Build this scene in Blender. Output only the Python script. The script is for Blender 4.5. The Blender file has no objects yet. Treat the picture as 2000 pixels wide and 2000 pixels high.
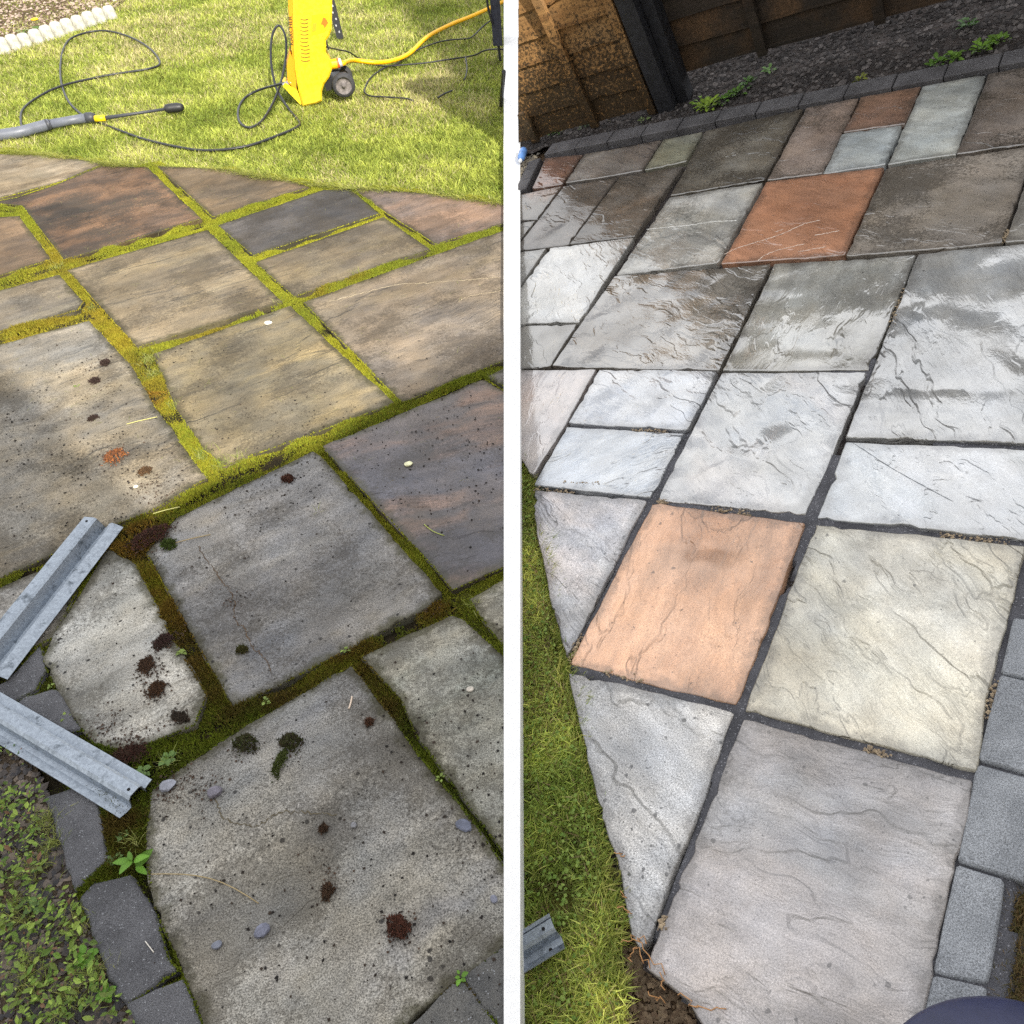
import bpy, bmesh, math, random
import numpy as np
from mathutils import Vector, Matrix
from mathutils.geometry import delaunay_2d_cdt

random.seed(11)
rng = np.random.default_rng(11)
scene = bpy.context.scene
COL = scene.collection

# ------------------------------------------------------------------ camera, sky, sun, exposure
FPX, CAM_H = 1693.5, 1.75                       # focal length in pixels of a 2000 px wide picture, eye height
N_L = np.array([0.05975368, 0.73920862, 0.67082048])   # downward normals of the two pavings, in camera axes (x right, y down, z ahead)
N_R = np.array([0.40763929, 0.65208148, 0.63923388])
U_ = -N_L / np.linalg.norm(N_L)
F_ = np.array([0, 0, 1.0]) - U_[2] * U_
F_ /= np.linalg.norm(F_)
R_ = np.cross(F_, U_)
C2W = np.stack([R_, F_, U_])                    # camera axes -> world
EYE = np.array([0, 0, CAM_H])
cam = bpy.data.cameras.new('camera')
cam.sensor_width = 36
cam.sensor_fit = 'HORIZONTAL'
cam.lens = FPX / 2000 * 36
cam.clip_start, cam.clip_end = 0.05, 500
cam_o = bpy.data.objects.new('camera', cam)
COL.objects.link(cam_o)
mw = Matrix.Identity(4)
for r in range(3):
    mw[r][0], mw[r][1], mw[r][2], mw[r][3] = C2W[r, 0], -C2W[r, 1], -C2W[r, 2], EYE[r]
cam_o.matrix_world = mw
scene.camera = cam_o

SUN_EL = math.radians(36)
SUN_DIR = np.array([math.cos(SUN_EL) * 0.36, -math.cos(SUN_EL) * 0.933, math.sin(SUN_EL)])
world = bpy.data.worlds.new('World')
scene.world = world
world.use_nodes = True
wn = world.node_tree.nodes
sky = wn.new('ShaderNodeTexSky')
sky.sky_type = 'NISHITA'
sky.sun_disc = False
sky.sun_elevation = SUN_EL
sky.sun_rotation = math.atan2(SUN_DIR[0], SUN_DIR[1])
sky.air_density, sky.dust_density, sky.ozone_density = 1.0, 3.5, 0.6
bg = wn['Background']
bg.inputs['Strength'].default_value = 0.15
haze = wn.new('ShaderNodeHueSaturation')        # thin high cloud takes some of the blue out of the sky
haze.inputs['Saturation'].default_value = 0.45
world.node_tree.links.new(sky.outputs['Color'], haze.inputs['Color'])
wc = wn.new('ShaderNodeTexCoord')               # broken white cloud, the same all round
wno = wn.new('ShaderNodeTexNoise')
wno.inputs['Scale'].default_value, wno.inputs['Detail'].default_value = 2.6, 5
wmr = wn.new('ShaderNodeMapRange')
wmr.interpolation_type = 'SMOOTHSTEP'
wmr.inputs['From Min'].default_value, wmr.inputs['From Max'].default_value = 0.34, 0.52
wmx = wn.new('ShaderNodeMix')
wmx.data_type = 'RGBA'
wmx.inputs[7].default_value = (6.6, 6.65, 6.75, 1)
for p_, q_ in ((wc.outputs['Generated'], wno.inputs['Vector']), (wno.outputs['Fac'], wmr.inputs['Value']), (wmr.outputs['Result'], wmx.inputs['Factor']), (haze.outputs['Color'], wmx.inputs[6]), (wmx.outputs[2], bg.inputs['Color'])):
    world.node_tree.links.new(p_, q_)
sun = bpy.data.lights.new('sun', 'SUN')
sun.energy, sun.angle, sun.color = 4.2, math.radians(0.6), (1.0, 0.94, 0.84)
sun_o = bpy.data.objects.new('sun', sun)
COL.objects.link(sun_o)
sun_o.rotation_euler = Vector(SUN_DIR).to_track_quat('Z', 'Y').to_euler()
sun_o.location = (4, -9, 9)
scene.view_settings.view_transform = 'Standard'
scene.view_settings.look = 'None'
scene.view_settings.exposure = 0.75
scene.view_settings.gamma = 1.0
scene.render.engine = 'CYCLES'
scene.cycles.max_bounces = 4
scene.cycles.use_light_tree = False
scene.cycles.use_adaptive_sampling = True
scene.cycles.adaptive_threshold = 0.02
scene.cycles.use_denoising = False               # keeps the grain of grass, moss and stone
scene.cycles.diffuse_bounces = 2
scene.cycles.glossy_bounces = 2
scene.cycles.transmission_bounces = 2

# ------------------------------------------------------------------ frames: the mossy paving lies level, the clean one on a bank
def ray(x, y):
    return C2W @ np.array([x - 1000.0, y - 1000.0, FPX])

class Frame:
    def __init__(s, origin, ex, ey, ez):
        s.o = np.array(origin, float)
        s.A = np.stack([ex, ey, ez], 1)
        s.M = Matrix.Identity(4)
        for r in range(3):
            for c in range(3):
                s.M[r][c] = s.A[r, c]
            s.M[r][3] = s.o[r]
    def local(s, p):
        return s.A.T @ (np.array(p) - s.o)
    def world(s, p):
        return s.o + s.A @ np.array(p)
    def at(s, x, y, h=0.0):                     # point of the plane local z = h seen at photograph position x, y
        d = s.A.T @ ray(x, y)
        e = s.local(EYE)
        return e + d * ((h - e[2]) / d[2])

LF = Frame((0, 0, 0), (1, 0, 0), (0, 1, 0), (0, 0, 1))
NRW = -C2W @ N_R
NRW /= np.linalg.norm(NRW)
_d = ray(1500, 1000)
_o = EYE + _d * (-CAM_H / (NRW @ _d))
_ax = -(C2W @ np.array([-0.79102147, -0.0975638, 0.60395888]))
_ax -= NRW * (NRW @ _ax)
_ax /= np.linalg.norm(_ax)
RF = Frame(_o, _ax, np.cross(NRW, _ax), NRW)
GL_A, GL_B = math.atan2(0.80, -0.52), math.atan2(0.52, 0.80)   # directions of the mossy joints

def on_plane(x, y, p0, n):                      # world point of a plane seen at x, y
    d = ray(x, y)
    return EYE + d * ((n @ (p0 - EYE)) / (n @ d))

# ------------------------------------------------------------------ helpers
def srgb(r, g, b, k=1.0):
    def f(c):
        c /= 255.0
        return c / 12.92 if c <= 0.04045 else ((c + 0.055) / 1.055) ** 2.4
    return (f(r) * k, f(g) * k, f(b) * k, 1.0)

def tag(o, label=None, cat=None, group=None, kind=None):
    if label: o['label'] = label
    if cat: o['category'] = cat
    if group: o['group'] = group
    if kind: o['kind'] = kind
    return o

class MB:
    """collects one mesh"""
    def __init__(s):
        s.v, s.f, s.n = [], [], 0
    def add(s, v, f):
        s.v.append(np.asarray(v, float).reshape(-1, 3))
        s.f += [tuple(i + s.n for i in q) for q in f]
        s.n += len(s.v[-1])
        return s
    def box(s, x0, x1, y0, y1, z0, z1, bev=0.0):
        if bev <= 0:
            v = [(x, y, z) for z in (z0, z1) for x, y in ((x0, y0), (x1, y0), (x1, y1), (x0, y1))]
            return s.add(v, [(3, 2, 1, 0), (4, 5, 6, 7), (0, 1, 5, 4), (1, 2, 6, 5), (2, 3, 7, 6), (3, 0, 4, 7)])
        return s.prism([(x0, y0), (x1, y0), (x1, y1), (x0, y1)], z0, z1, bev)
    def prism(s, poly, z0, z1, bev=0.0):
        p = np.array(poly, float)
        n = len(p)
        if bev > 0:
            q = inset(p, bev)
            v = [(a, b, z0) for a, b in p] + [(a, b, z1 - bev) for a, b in p] + [(a, b, z1) for a, b in q]
            f = [tuple(range(n))[::-1], tuple(range(2 * n, 3 * n))]
            for k in (0, n):
                f += [(k + i, k + (i + 1) % n, k + n + (i + 1) % n, k + n + i) for i in range(n)]
        else:
            v = [(a, b, z0) for a, b in p] + [(a, b, z1) for a, b in p]
            f = [tuple(range(n))[::-1], tuple(range(n, 2 * n))] + [(i, (i + 1) % n, n + (i + 1) % n, n + i) for i in range(n)]
        return s.add(v, f)
    def tube(s, pts, rad, seg=8, caps=True):
        p = np.asarray(pts, float)
        n = len(p)
        rad = np.broadcast_to(np.asarray(rad, float), (n,))
        t = np.gradient(p, axis=0)
        t /= np.linalg.norm(t, axis=1)[:, None] + 1e-12
        up = np.array([0, 0, 1.0]) if abs(t[0][2]) < 0.9 else np.array([1.0, 0, 0])
        a = np.linspace(0, 2 * math.pi, seg, endpoint=False)
        v = []
        for i in range(n):
            b = np.cross(t[i], up)
            b /= np.linalg.norm(b) + 1e-12
            up = np.cross(b, t[i])
            v.append(p[i] + rad[i] * (np.cos(a)[:, None] * b + np.sin(a)[:, None] * up))
        f = [(i * seg + j, i * seg + (j + 1) % seg, (i + 1) * seg + (j + 1) % seg, (i + 1) * seg + j) for i in range(n - 1) for j in range(seg)]
        if caps:
            f += [tuple(range(seg))[::-1], tuple(range((n - 1) * seg, n * seg))]
        return s.add(np.concatenate(v), f)
    def build(s, name, mat, parent=None, frame=None, smooth=False):
        me = bpy.data.meshes.new(name)
        v = np.concatenate(s.v) if s.v else np.zeros((0, 3))
        me.from_pydata(v.tolist(), [], s.f)
        me.validate()
        if smooth:
            me.polygons.foreach_set('use_smooth', [True] * len(me.polygons))
        me.materials.append(mat)
        o = bpy.data.objects.new(name, me)
        COL.objects.link(o)
        if parent is not None:
            o.parent = parent
        elif frame is not None:
            o.matrix_world = frame.M
        return o

def fast_mesh(name, v, tris, mat, frame, col=None, parent=None, smooth=False):
    v = np.asarray(v, np.float32)
    tris = np.asarray(tris, np.int32)
    me = bpy.data.meshes.new(name)
    me.vertices.add(len(v))
    me.vertices.foreach_set('co', v.ravel())
    k = tris.shape[1]
    me.loops.add(tris.size)
    me.loops.foreach_set('vertex_index', tris.ravel())
    me.polygons.add(len(tris))
    me.polygons.foreach_set('loop_start', np.arange(0, tris.size, k, dtype=np.int32))
    me.polygons.foreach_set('use_smooth', np.full(len(tris), smooth))
    if col is not None:
        a = me.attributes.new('Col', 'FLOAT_COLOR', 'POINT')
        c = np.ones((len(v), 4), np.float32)
        c[:, :3] = col
        a.data.foreach_set('color', c.ravel())
    me.update(calc_edges=True)
    me.materials.append(mat)
    o = bpy.data.objects.new(name, me)
    COL.objects.link(o)
    if parent is not None:
        o.parent = parent
    else:
        o.matrix_world = frame.M
    return o

def thing(name, label, cat, frame, loc, rotz=0.0, group=None, up=None):
    o = bpy.data.objects.new(name, None)
    COL.objects.link(o)
    o.empty_display_size = 0.1
    M = frame.M @ Matrix.Translation(Vector(loc))
    if up is not None:
        M = M @ Vector((0, 0, 1)).rotation_difference(Vector(up)).to_matrix().to_4x4()
    o.matrix_world = M @ Matrix.Rotation(rotz, 4, 'Z')
    return tag(o, label, cat, group)

def inset(p, d):
    p = np.asarray(p, float)
    a, b = np.roll(p, 1, 0), np.roll(p, -1, 0)
    t1 = p - a
    t2 = b - p
    t1 /= np.linalg.norm(t1, axis=1)[:, None] + 1e-12
    t2 /= np.linalg.norm(t2, axis=1)[:, None] + 1e-12
    n = np.stack([-(t1 + t2)[:, 1], (t1 + t2)[:, 0]], 1)
    n /= np.linalg.norm(n, axis=1)[:, None] + 1e-12
    c = np.clip(np.abs(n[:, 0] * -t1[:, 1] + n[:, 1] * t1[:, 0]), 0.5, 1)
    return p + n * (d / c)[:, None]

def ccw(p):
    p = np.asarray(p, float)
    a = np.sum(p[:, 0] * np.roll(p[:, 1], -1) - np.roll(p[:, 0], -1) * p[:, 1])
    return p if a > 0 else p[::-1]

def in_poly(pts, poly):
    x, y = pts[:, 0], pts[:, 1]
    r = np.zeros(len(pts), bool)
    q = np.roll(poly, -1, 0)
    for (x1, y1), (x2, y2) in zip(poly, q):
        c = (y1 > y) != (y2 > y)
        if c.any():
            r ^= c & (x < (x2 - x1) * (y - y1) / (y2 - y1 + 1e-30) + x1)
    return r

def poly_dist(pts, poly):
    d = np.full(len(pts), 1e9)
    for a, b in zip(poly, np.roll(poly, -1, 0)):
        ab = b - a
        t = np.clip(((pts - a) @ ab) / (ab @ ab + 1e-12), 0, 1)
        d = np.minimum(d, np.linalg.norm(pts - (a + t[:, None] * ab), axis=1))
    return d

def flat(frame, px, h=0.0):
    return ccw([frame.at(x, y, h)[:2] for x, y in px])

class Wave:
    """smooth pseudo-random field of two variables, about -1..1"""
    def __init__(s, scale, seed, n=14):
        g = np.random.default_rng(seed)
        a = g.uniform(0, 2 * math.pi, n)
        k = scale * g.uniform(0.35, 1.6, n)
        s.kx, s.ky, s.p = np.cos(a) * k, np.sin(a) * k, g.uniform(0, 6.28, n)
        s.w = 1 / np.sqrt(k / scale)
        s.w /= np.sqrt((s.w ** 2).sum() / 2)
    def __call__(s, x, y):
        x, y = np.asarray(x, float), np.asarray(y, float)
        return (np.sin(x[..., None] * s.kx + y[..., None] * s.ky + s.p) * s.w).sum(-1) * 0.6

def smooth_path(pts, step=8):
    p = np.asarray(pts, float)
    q = np.vstack([2 * p[0] - p[1], p, 2 * p[-1] - p[-2]])
    out = []
    for i in range(1, len(q) - 2):
        for t in np.linspace(0, 1, step, endpoint=False):
            out.append(0.5 * ((2 * q[i]) + (-q[i - 1] + q[i + 1]) * t + (2 * q[i - 1] - 5 * q[i] + 4 * q[i + 1] - q[i + 2]) * t * t + (-q[i - 1] + 3 * q[i] - 3 * q[i + 1] + q[i + 2]) * t ** 3))
    out.append(p[-1])
    return np.array(out)

def sample_poly(poly, n):
    lo, hi = poly.min(0), poly.max(0)
    out = []
    got = 0
    while got < n:
        p = rng.uniform(lo, hi, (n * 2, 2))
        p = p[in_poly(p, poly)]
        out.append(p)
        got += len(p)
    return np.concatenate(out)[:n]

# ------------------------------------------------------------------ material helper
class NT:
    def __init__(s, name):
        s.m = bpy.data.materials.new(name)
        s.m.use_nodes = True
        s.t = s.m.node_tree
        s.t.nodes.clear()
        s.out = s.t.nodes.new('ShaderNodeOutputMaterial')
    def node(s, kind, **kw):
        n = s.t.nodes.new(kind)
        for k, v in kw.items():
            setattr(n, k, v)
        return n
    def put(s, sock, v):
        if isinstance(v, bpy.types.NodeSocket):
            s.t.links.new(v, sock)
        elif v is not None:
            sock.default_value = v
    def coord(s):
        return s.node('ShaderNodeTexCoord').outputs['Object']
    def attr(s, name, kind='OBJECT', out='Fac'):
        return s.node('ShaderNodeAttribute', attribute_name=name, attribute_type=kind).outputs[out]
    def math(s, op, a, b=0.0, c=None, clamp=False):
        n = s.node('ShaderNodeMath', operation=op, use_clamp=clamp)
        s.put(n.inputs[0], a)
        s.put(n.inputs[1], b)
        if c is not None: s.put(n.inputs[2], c)
        return n.outputs[0]
    def vmath(s, op, a, b):
        n = s.node('ShaderNodeVectorMath', operation=op)
        s.put(n.inputs[0], a)
        if op == 'SCALE': s.put(n.inputs['Scale'], b)
        else: s.put(n.inputs[1], b)
        return n.outputs[0]
    def noise(s, vec, scale, detail=3.0, rough=0.55, out='Fac', dist=0.0):
        n = s.node('ShaderNodeTexNoise')
        s.put(n.inputs['Vector'], vec)
        s.put(n.inputs['Scale'], scale)
        s.put(n.inputs['Detail'], detail)
        s.put(n.inputs['Roughness'], rough)
        s.put(n.inputs['Distortion'], dist)
        return n.outputs[out]
    def voro(s, vec, scale, out='Distance', feature='F1'):
        n = s.node('ShaderNodeTexVoronoi', feature=feature)
        s.put(n.inputs['Vector'], vec)
        s.put(n.inputs['Scale'], scale)
        return n.outputs[out] if out else n
    def rng(s, v, a, b, c=0.0, d=1.0, smooth=True):
        n = s.node('ShaderNodeMapRange', interpolation_type='SMOOTHSTEP' if smooth else 'LINEAR')
        s.put(n.inputs['Value'], v)
        for k, x in (('From Min', a), ('From Max', b), ('To Min', c), ('To Max', d)):
            s.put(n.inputs[k], x)
        return n.outputs['Result']
    def mix(s, f, a, b, mode='MIX'):
        n = s.node('ShaderNodeMix', data_type='RGBA', blend_type=mode)
        s.put(n.inputs['Factor'], f)
        s.put(n.inputs[6], a)
        s.put(n.inputs[7], b)
        return n.outputs[2]
    def bump(s, h, dist=1.0, strength=1.0):
        n = s.node('ShaderNodeBump')
        s.put(n.inputs['Height'], h)
        n.inputs['Distance'].default_value = dist
        s.put(n.inputs['Strength'], strength)
        return n.outputs['Normal']
    def bsdf(s, **kw):
        n = s.node('ShaderNodeBsdfPrincipled')
        for k, v in kw.items():
            s.put(n.inputs[k.replace('_', ' ')], v)
        s.t.links.new(n.outputs[0], s.out.inputs['Surface'])
        return n

def plain(name, col, rough=0.6, metal=0.0, nscale=0, amt=0.25, bump=0.0, spec=0.5, bscale=None, coat=0.0):
    t = NT(name)
    c = t.coord()
    base = col
    nrm = None
    if nscale:
        f = t.noise(c, nscale, 5, 0.6)
        dark = tuple(x * (1 - amt) for x in col[:3]) + (1,)
        lite = tuple(min(1, x * (1 + amt)) for x in col[:3]) + (1,)
        base = t.mix(t.rng(f, 0.3, 0.7), dark, lite)
    if bump:
        nrm = t.bump(t.noise(c, bscale or nscale or 60, 5, 0.65), bump)
    b = t.bsdf(Base_Color=base, Roughness=rough, Metallic=metal, Normal=nrm, Specular_IOR_Level=spec)
    if coat:
        b.inputs['Coat Weight'].default_value = coat
        b.inputs['Coat Roughness'].default_value = 0.1
    return t.m

def stone_material(name):
    """riven sandstone; each slab carries its own colours, grain, wear and wetness as properties"""
    t = NT(name)
    P = t.coord()
    seed = t.attr('seed')
    cs = t.node('ShaderNodeCombineXYZ')
    t.put(cs.inputs[0], t.math('MULTIPLY', seed, 13.7))
    t.put(cs.inputs[1], t.math('MULTIPLY', seed, 7.9))
    t.put(cs.inputs[2], t.math('MULTIPLY', seed, 3.3))
    Pw = t.vmath('ADD', P, cs.outputs[0])
    rot = t.node('ShaderNodeVectorRotate', rotation_type='Z_AXIS')
    t.put(rot.inputs['Vector'], Pw)
    t.put(rot.inputs['Angle'], t.attr('grain'))
    Ps = t.vmath('MULTIPLY', rot.outputs[0], (0.30, 1.0, 1.0))
    warp = t.vmath('SCALE', t.noise(Pw, 5.0, 2, 0.6, out='Color'), 0.10)
    Pt = t.vmath('ADD', Ps, warp)
    c1, c2, c3 = (t.attr(k, out='Color') for k in ('c1', 'c2', 'c3'))
    col = t.mix(t.rng(t.noise(Pw, 2.3, 4, 0.62), 0.40, 0.62), c1, c2)
    b2 = t.noise(Pt, 4.2, 4, 0.6)
    col = t.mix(t.math('MULTIPLY', t.rng(b2, 0.46, 0.66), t.attr('a3')), col, c3)
    st = t.noise(Ps, 17, 4, 0.65)
    col = t.mix(1.0, col, t.mix(t.rng(st, 0.3, 0.7), (0.80, 0.80, 0.80, 1), (1.14, 1.14, 1.14, 1)), 'MULTIPLY')
    sp = t.noise(Pw, 330, 1, 0.7)
    spk = t.attr('speck')
    lo = t.math('SUBTRACT', 1.0, t.math('MULTIPLY', spk, 0.55))
    hi = t.math('ADD', 1.0, t.math('MULTIPLY', spk, 0.7))
    gr = t.node('ShaderNodeCombineColor')
    spv = t.rng(sp, 0.3, 0.72, lo, hi, smooth=False)
    for i in range(3):
        t.put(gr.inputs[i], spv)
    col = t.mix(1.0, col, gr.outputs[0], 'MULTIPLY')
    mott = t.noise(Pw, 1.7, 5, 0.66)
    mv = t.rng(mott, 0.30, 0.70, 0.66, 1.26)
    col = t.mix(1.0, col, t.mix(t.noise(Pw, 6.5, 3, 0.6), (0.90, 0.97, 1.08, 1), (1.12, 1.02, 0.88, 1)), 'MULTIPLY')
    gm = t.node('ShaderNodeCombineColor')
    for i in range(3):
        t.put(gm.inputs[i], mv)
    col = t.mix(1.0, col, gm.outputs[0], 'MULTIPLY')
    edge = t.attr('edge', 'GEOMETRY', 'Fac')
    ed = t.math('MULTIPLY', t.rng(t.math('ADD', edge, t.math('MULTIPLY', t.math('SUBTRACT', t.noise(Pw, 22, 4, 0.7), 0.5), 1.3)), 0.55, 0.05), t.attr('grime'))
    col = t.mix(ed, col, t.attr('gcol', out='Color'))
    # dark pits and lichen dots
    def dots(scale, dens, size):
        v = t.voro(Pw, scale, out=None)
        sx = t.node('ShaderNodeSeparateColor')
        t.put(sx.inputs[0], v.outputs['Color'])
        r = t.math('MAXIMUM', t.math('SUBTRACT', sx.outputs[0], t.math('SUBTRACT', 1.0, dens)), 0.0)
        r = t.math('MULTIPLY', t.math('DIVIDE', r, t.math('ADD', dens, 1e-4)), size)
        d = t.math('ADD', v.outputs['Distance'], t.math('MULTIPLY', t.math('SUBTRACT', t.noise(Pw, scale * 2.2, 1), 0.5), 0.5))
        return t.math('MULTIPLY', t.rng(t.math('SUBTRACT', d, r), 0.06, -0.05), t.math('GREATER_THAN', r, 0.02))
    pit = t.math('MULTIPLY', t.attr('pits'), t.rng(t.noise(Pw, 3.3, 4, 0.65), 0.38, 0.66, 0.04, 1.6))
    d1 = dots(40, pit, 0.20)
    d2 = dots(118, t.math('MULTIPLY', pit, 0.7), 0.30)
    dd = t.math('MAXIMUM', d1, t.math('MULTIPLY', d2, 0.8))
    dk = t.attr('dotdark')
    col = t.mix(t.math('MULTIPLY', dd, dk), col, (0.022, 0.021, 0.022, 1))
    # brown algae staining, in clouds of fine speckle
    sm = t.math('ADD', t.math('MULTIPLY', t.noise(Pw, 3.6, 3, 0.6), 0.62), t.math('MULTIPLY', t.noise(Pw, 95, 3, 0.75), 0.38))
    stain = t.math('MULTIPLY', t.rng(sm, 0.485, 0.575), t.attr('stain'))
    col = t.mix(stain, col, (0.040, 0.032, 0.022, 1))
    # relief: split layers with sharp little steps, grain, pits
    k = t.attr('ledges')
    def layers(vec, scale, det, kk, wid):
        tn = t.math('MULTIPLY', t.noise(vec, scale, det, 0.58), kk)
        return t.math('DIVIDE', t.math('ADD', t.math('FLOOR', tn), t.rng(t.math('FRACT', tn), 0.0, wid)), kk)
    rel = t.attr('relief')
    H = t.math('MULTIPLY', t.math('MULTIPLY', t.math('MULTIPLY', layers(Pt, 2.6, 5, k, 0.15), 0.066), rel), t.rng(t.noise(Pw, 2.4, 2, 0.5), 0.36, 0.60, 0.28, 1.0))
    mk = t.rng(t.noise(Pw, 3.1, 2, 0.5), 0.42, 0.60)
    H = t.math('ADD', H, t.math('MULTIPLY', t.math('MULTIPLY', t.math('MULTIPLY', layers(Pt, 9.0, 4, 6.0, 0.20), 0.024), rel), mk))
    n16 = t.math('MULTIPLY', t.noise(Pt, 16, 5, 0.66), rel)
    Hc = t.math('ADD', H, t.math('MULTIPLY', n16, 0.0085))
    H = t.math('ADD', H, t.math('MULTIPLY', n16, 0.012))
    H = t.math('ADD', H, t.math('MULTIPLY', t.noise(Pt, 55, 4, 0.7), 0.0048))
    H = t.math('ADD', H, t.math('MULTIPLY', sp, 0.0007))
    wet = t.attr('wet')
    film = t.math('MULTIPLY', wet, t.rng(t.noise(Pw, 4.5, 2, 0.6), 0.30, 0.52, 0.75, 1.0))
    fd = t.rng(t.noise(Pw, 3.4, 4, 0.62), 0.44, 0.60)
    col = t.mix(t.math('MULTIPLY', fd, t.attr('damp')), col, t.mix(1.0, col, (0.34, 0.33, 0.30, 1), 'MULTIPLY'))
    rough = t.math('SUBTRACT', 0.86, t.math('MULTIPLY', film, 0.30))
    cr = t.rng(t.noise(Pt, 9, 2, 0.6), 0.35, 0.65, 0.08, 0.20)
    nb = t.bump(H, 1.0, 0.8)
    t.bsdf(Base_Color=col, Roughness=rough, Normal=nb, Specular_IOR_Level=0.3,
           Coat_Weight=film, Coat_Roughness=cr, Coat_IOR=3.3, Coat_Normal=t.bump(Hc, 1.0, 0.34))
    return t.m

def col_material(name, rough=0.7, transl=0.35, spec=0.25):
    t = NT(name)
    c = t.attr('Col', 'GEOMETRY', 'Color')
    d = t.node('ShaderNodeBsdfPrincipled')
    t.put(d.inputs['Base Color'], c)
    d.inputs['Roughness'].default_value = rough
    d.inputs['Specular IOR Level'].default_value = spec
    if transl:
        tr = t.node('ShaderNodeBsdfTranslucent')
        t.put(tr.inputs['Color'], c)
        mx = t.node('ShaderNodeMixShader')
        mx.inputs[0].default_value = transl
        t.t.links.new(d.outputs[0], mx.inputs[1])
        t.t.links.new(tr.outputs[0], mx.inputs[2])
        t.t.links.new(mx.outputs[0], t.out.inputs['Surface'])
    else:
        t.t.links.new(d.outputs[0], t.out.inputs['Surface'])
    return t.m

def soil_material(name, c1, c2, bump=0.012, scale=45, speck=None):
    t = NT(name)
    P = t.coord()
    f = t.noise(P, 7, 6, 0.65)
    col = t.mix(t.rng(f, 0.35, 0.65), c1, c2)
    g = t.noise(P, scale * 4, 4, 0.7)
    col = t.mix(1.0, col, t.mix(t.rng(g, 0.3, 0.7), (0.55, 0.55, 0.55, 1), (1.35, 1.35, 1.35, 1)), 'MULTIPLY')
    if speck:
        v = t.voro(P, 260, out=None)
        sx = t.node('ShaderNodeSeparateColor')
        t.put(sx.inputs[0], v.outputs['Color'])
        col = t.mix(t.math('MULTIPLY', t.math('GREATER_THAN', sx.outputs[0], 0.86), t.rng(v.outputs['Distance'], 0.45, 0.3)), col, speck)
    h = t.math('ADD', t.math('MULTIPLY', t.noise(P, scale, 6, 0.7), bump), t.math('MULTIPLY', g, bump * 0.2))
    t.bsdf(Base_Color=col, Roughness=0.95, Normal=t.bump(h), Specular_IOR_Level=0.15)
    return t.m

M = {}
M['stone'] = stone_material('riven_sandstone')
M['soil'] = soil_material('dark_soil', srgb(92, 80, 66), srgb(62, 55, 48), speck=srgb(140, 128, 112))
M['turf'] = soil_material('turf_soil', srgb(122, 114, 56), srgb(88, 92, 40))
M['turf_edge'] = soil_material('brown_soil', srgb(104, 84, 64), srgb(66, 52, 40), speck=srgb(150, 130, 105))
M['jointsoil'] = soil_material('joint_soil', srgb(60, 52, 36), srgb(38, 36, 26), 0.008, 80)
M['pointing'] = soil_material('charcoal_pointing', srgb(98, 98, 103), srgb(76, 76, 80), 0.003, 150, speck=srgb(140, 140, 145))
M['bedsoil'] = soil_material('fence_bed_soil', srgb(82, 75, 72), srgb(54, 50, 49), 0.02, 40, speck=srgb(130, 128, 130))
M['blades'] = col_material('grass_blades', 0.55, 0.45, 0.35)
M['moss'] = col_material('moss_tufts', 0.9, 0.25, 0.1)
M['leaf'] = col_material('weed_leaf', 0.5, 0.35, 0.4)
M['chips'] = col_material('stone_chips', 0.85, 0.0, 0.3)

def block_material():
    t = NT('charcoal_block')
    P = t.coord()
    c = t.mix(t.rng(t.noise(P, 9, 4, 0.6), 0.35, 0.65), t.attr('c1', out='Color'), t.attr('c2', out='Color'))
    g = t.noise(P, 420, 2, 0.7)
    c = t.mix(1.0, c, t.mix(t.rng(g, 0.28, 0.72), (0.5, 0.5, 0.5, 1), (1.6, 1.6, 1.6, 1)), 'MULTIPLY')
    v = t.voro(P, 240, out=None)
    sx = t.node('ShaderNodeSeparateColor')
    t.put(sx.inputs[0], v.outputs['Color'])
    c = t.mix(t.math('MULTIPLY', t.math('GREATER_THAN', sx.outputs[0], 0.93), t.rng(v.outputs['Distance'], 0.4, 0.25)), c, (0.30, 0.31, 0.33, 1))
    h = t.math('ADD', t.math('MULTIPLY', t.noise(P, 130, 5, 0.7), 0.004), t.math('MULTIPLY', g, 0.0012))
    wet = t.attr('wet')
    t.bsdf(Base_Color=c, Roughness=t.math('SUBTRACT', 0.85, t.math('MULTIPLY', wet, 0.35)), Normal=t.bump(h), Specular_IOR_Level=0.4)
    return t.m
M['block'] = block_material()

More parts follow.
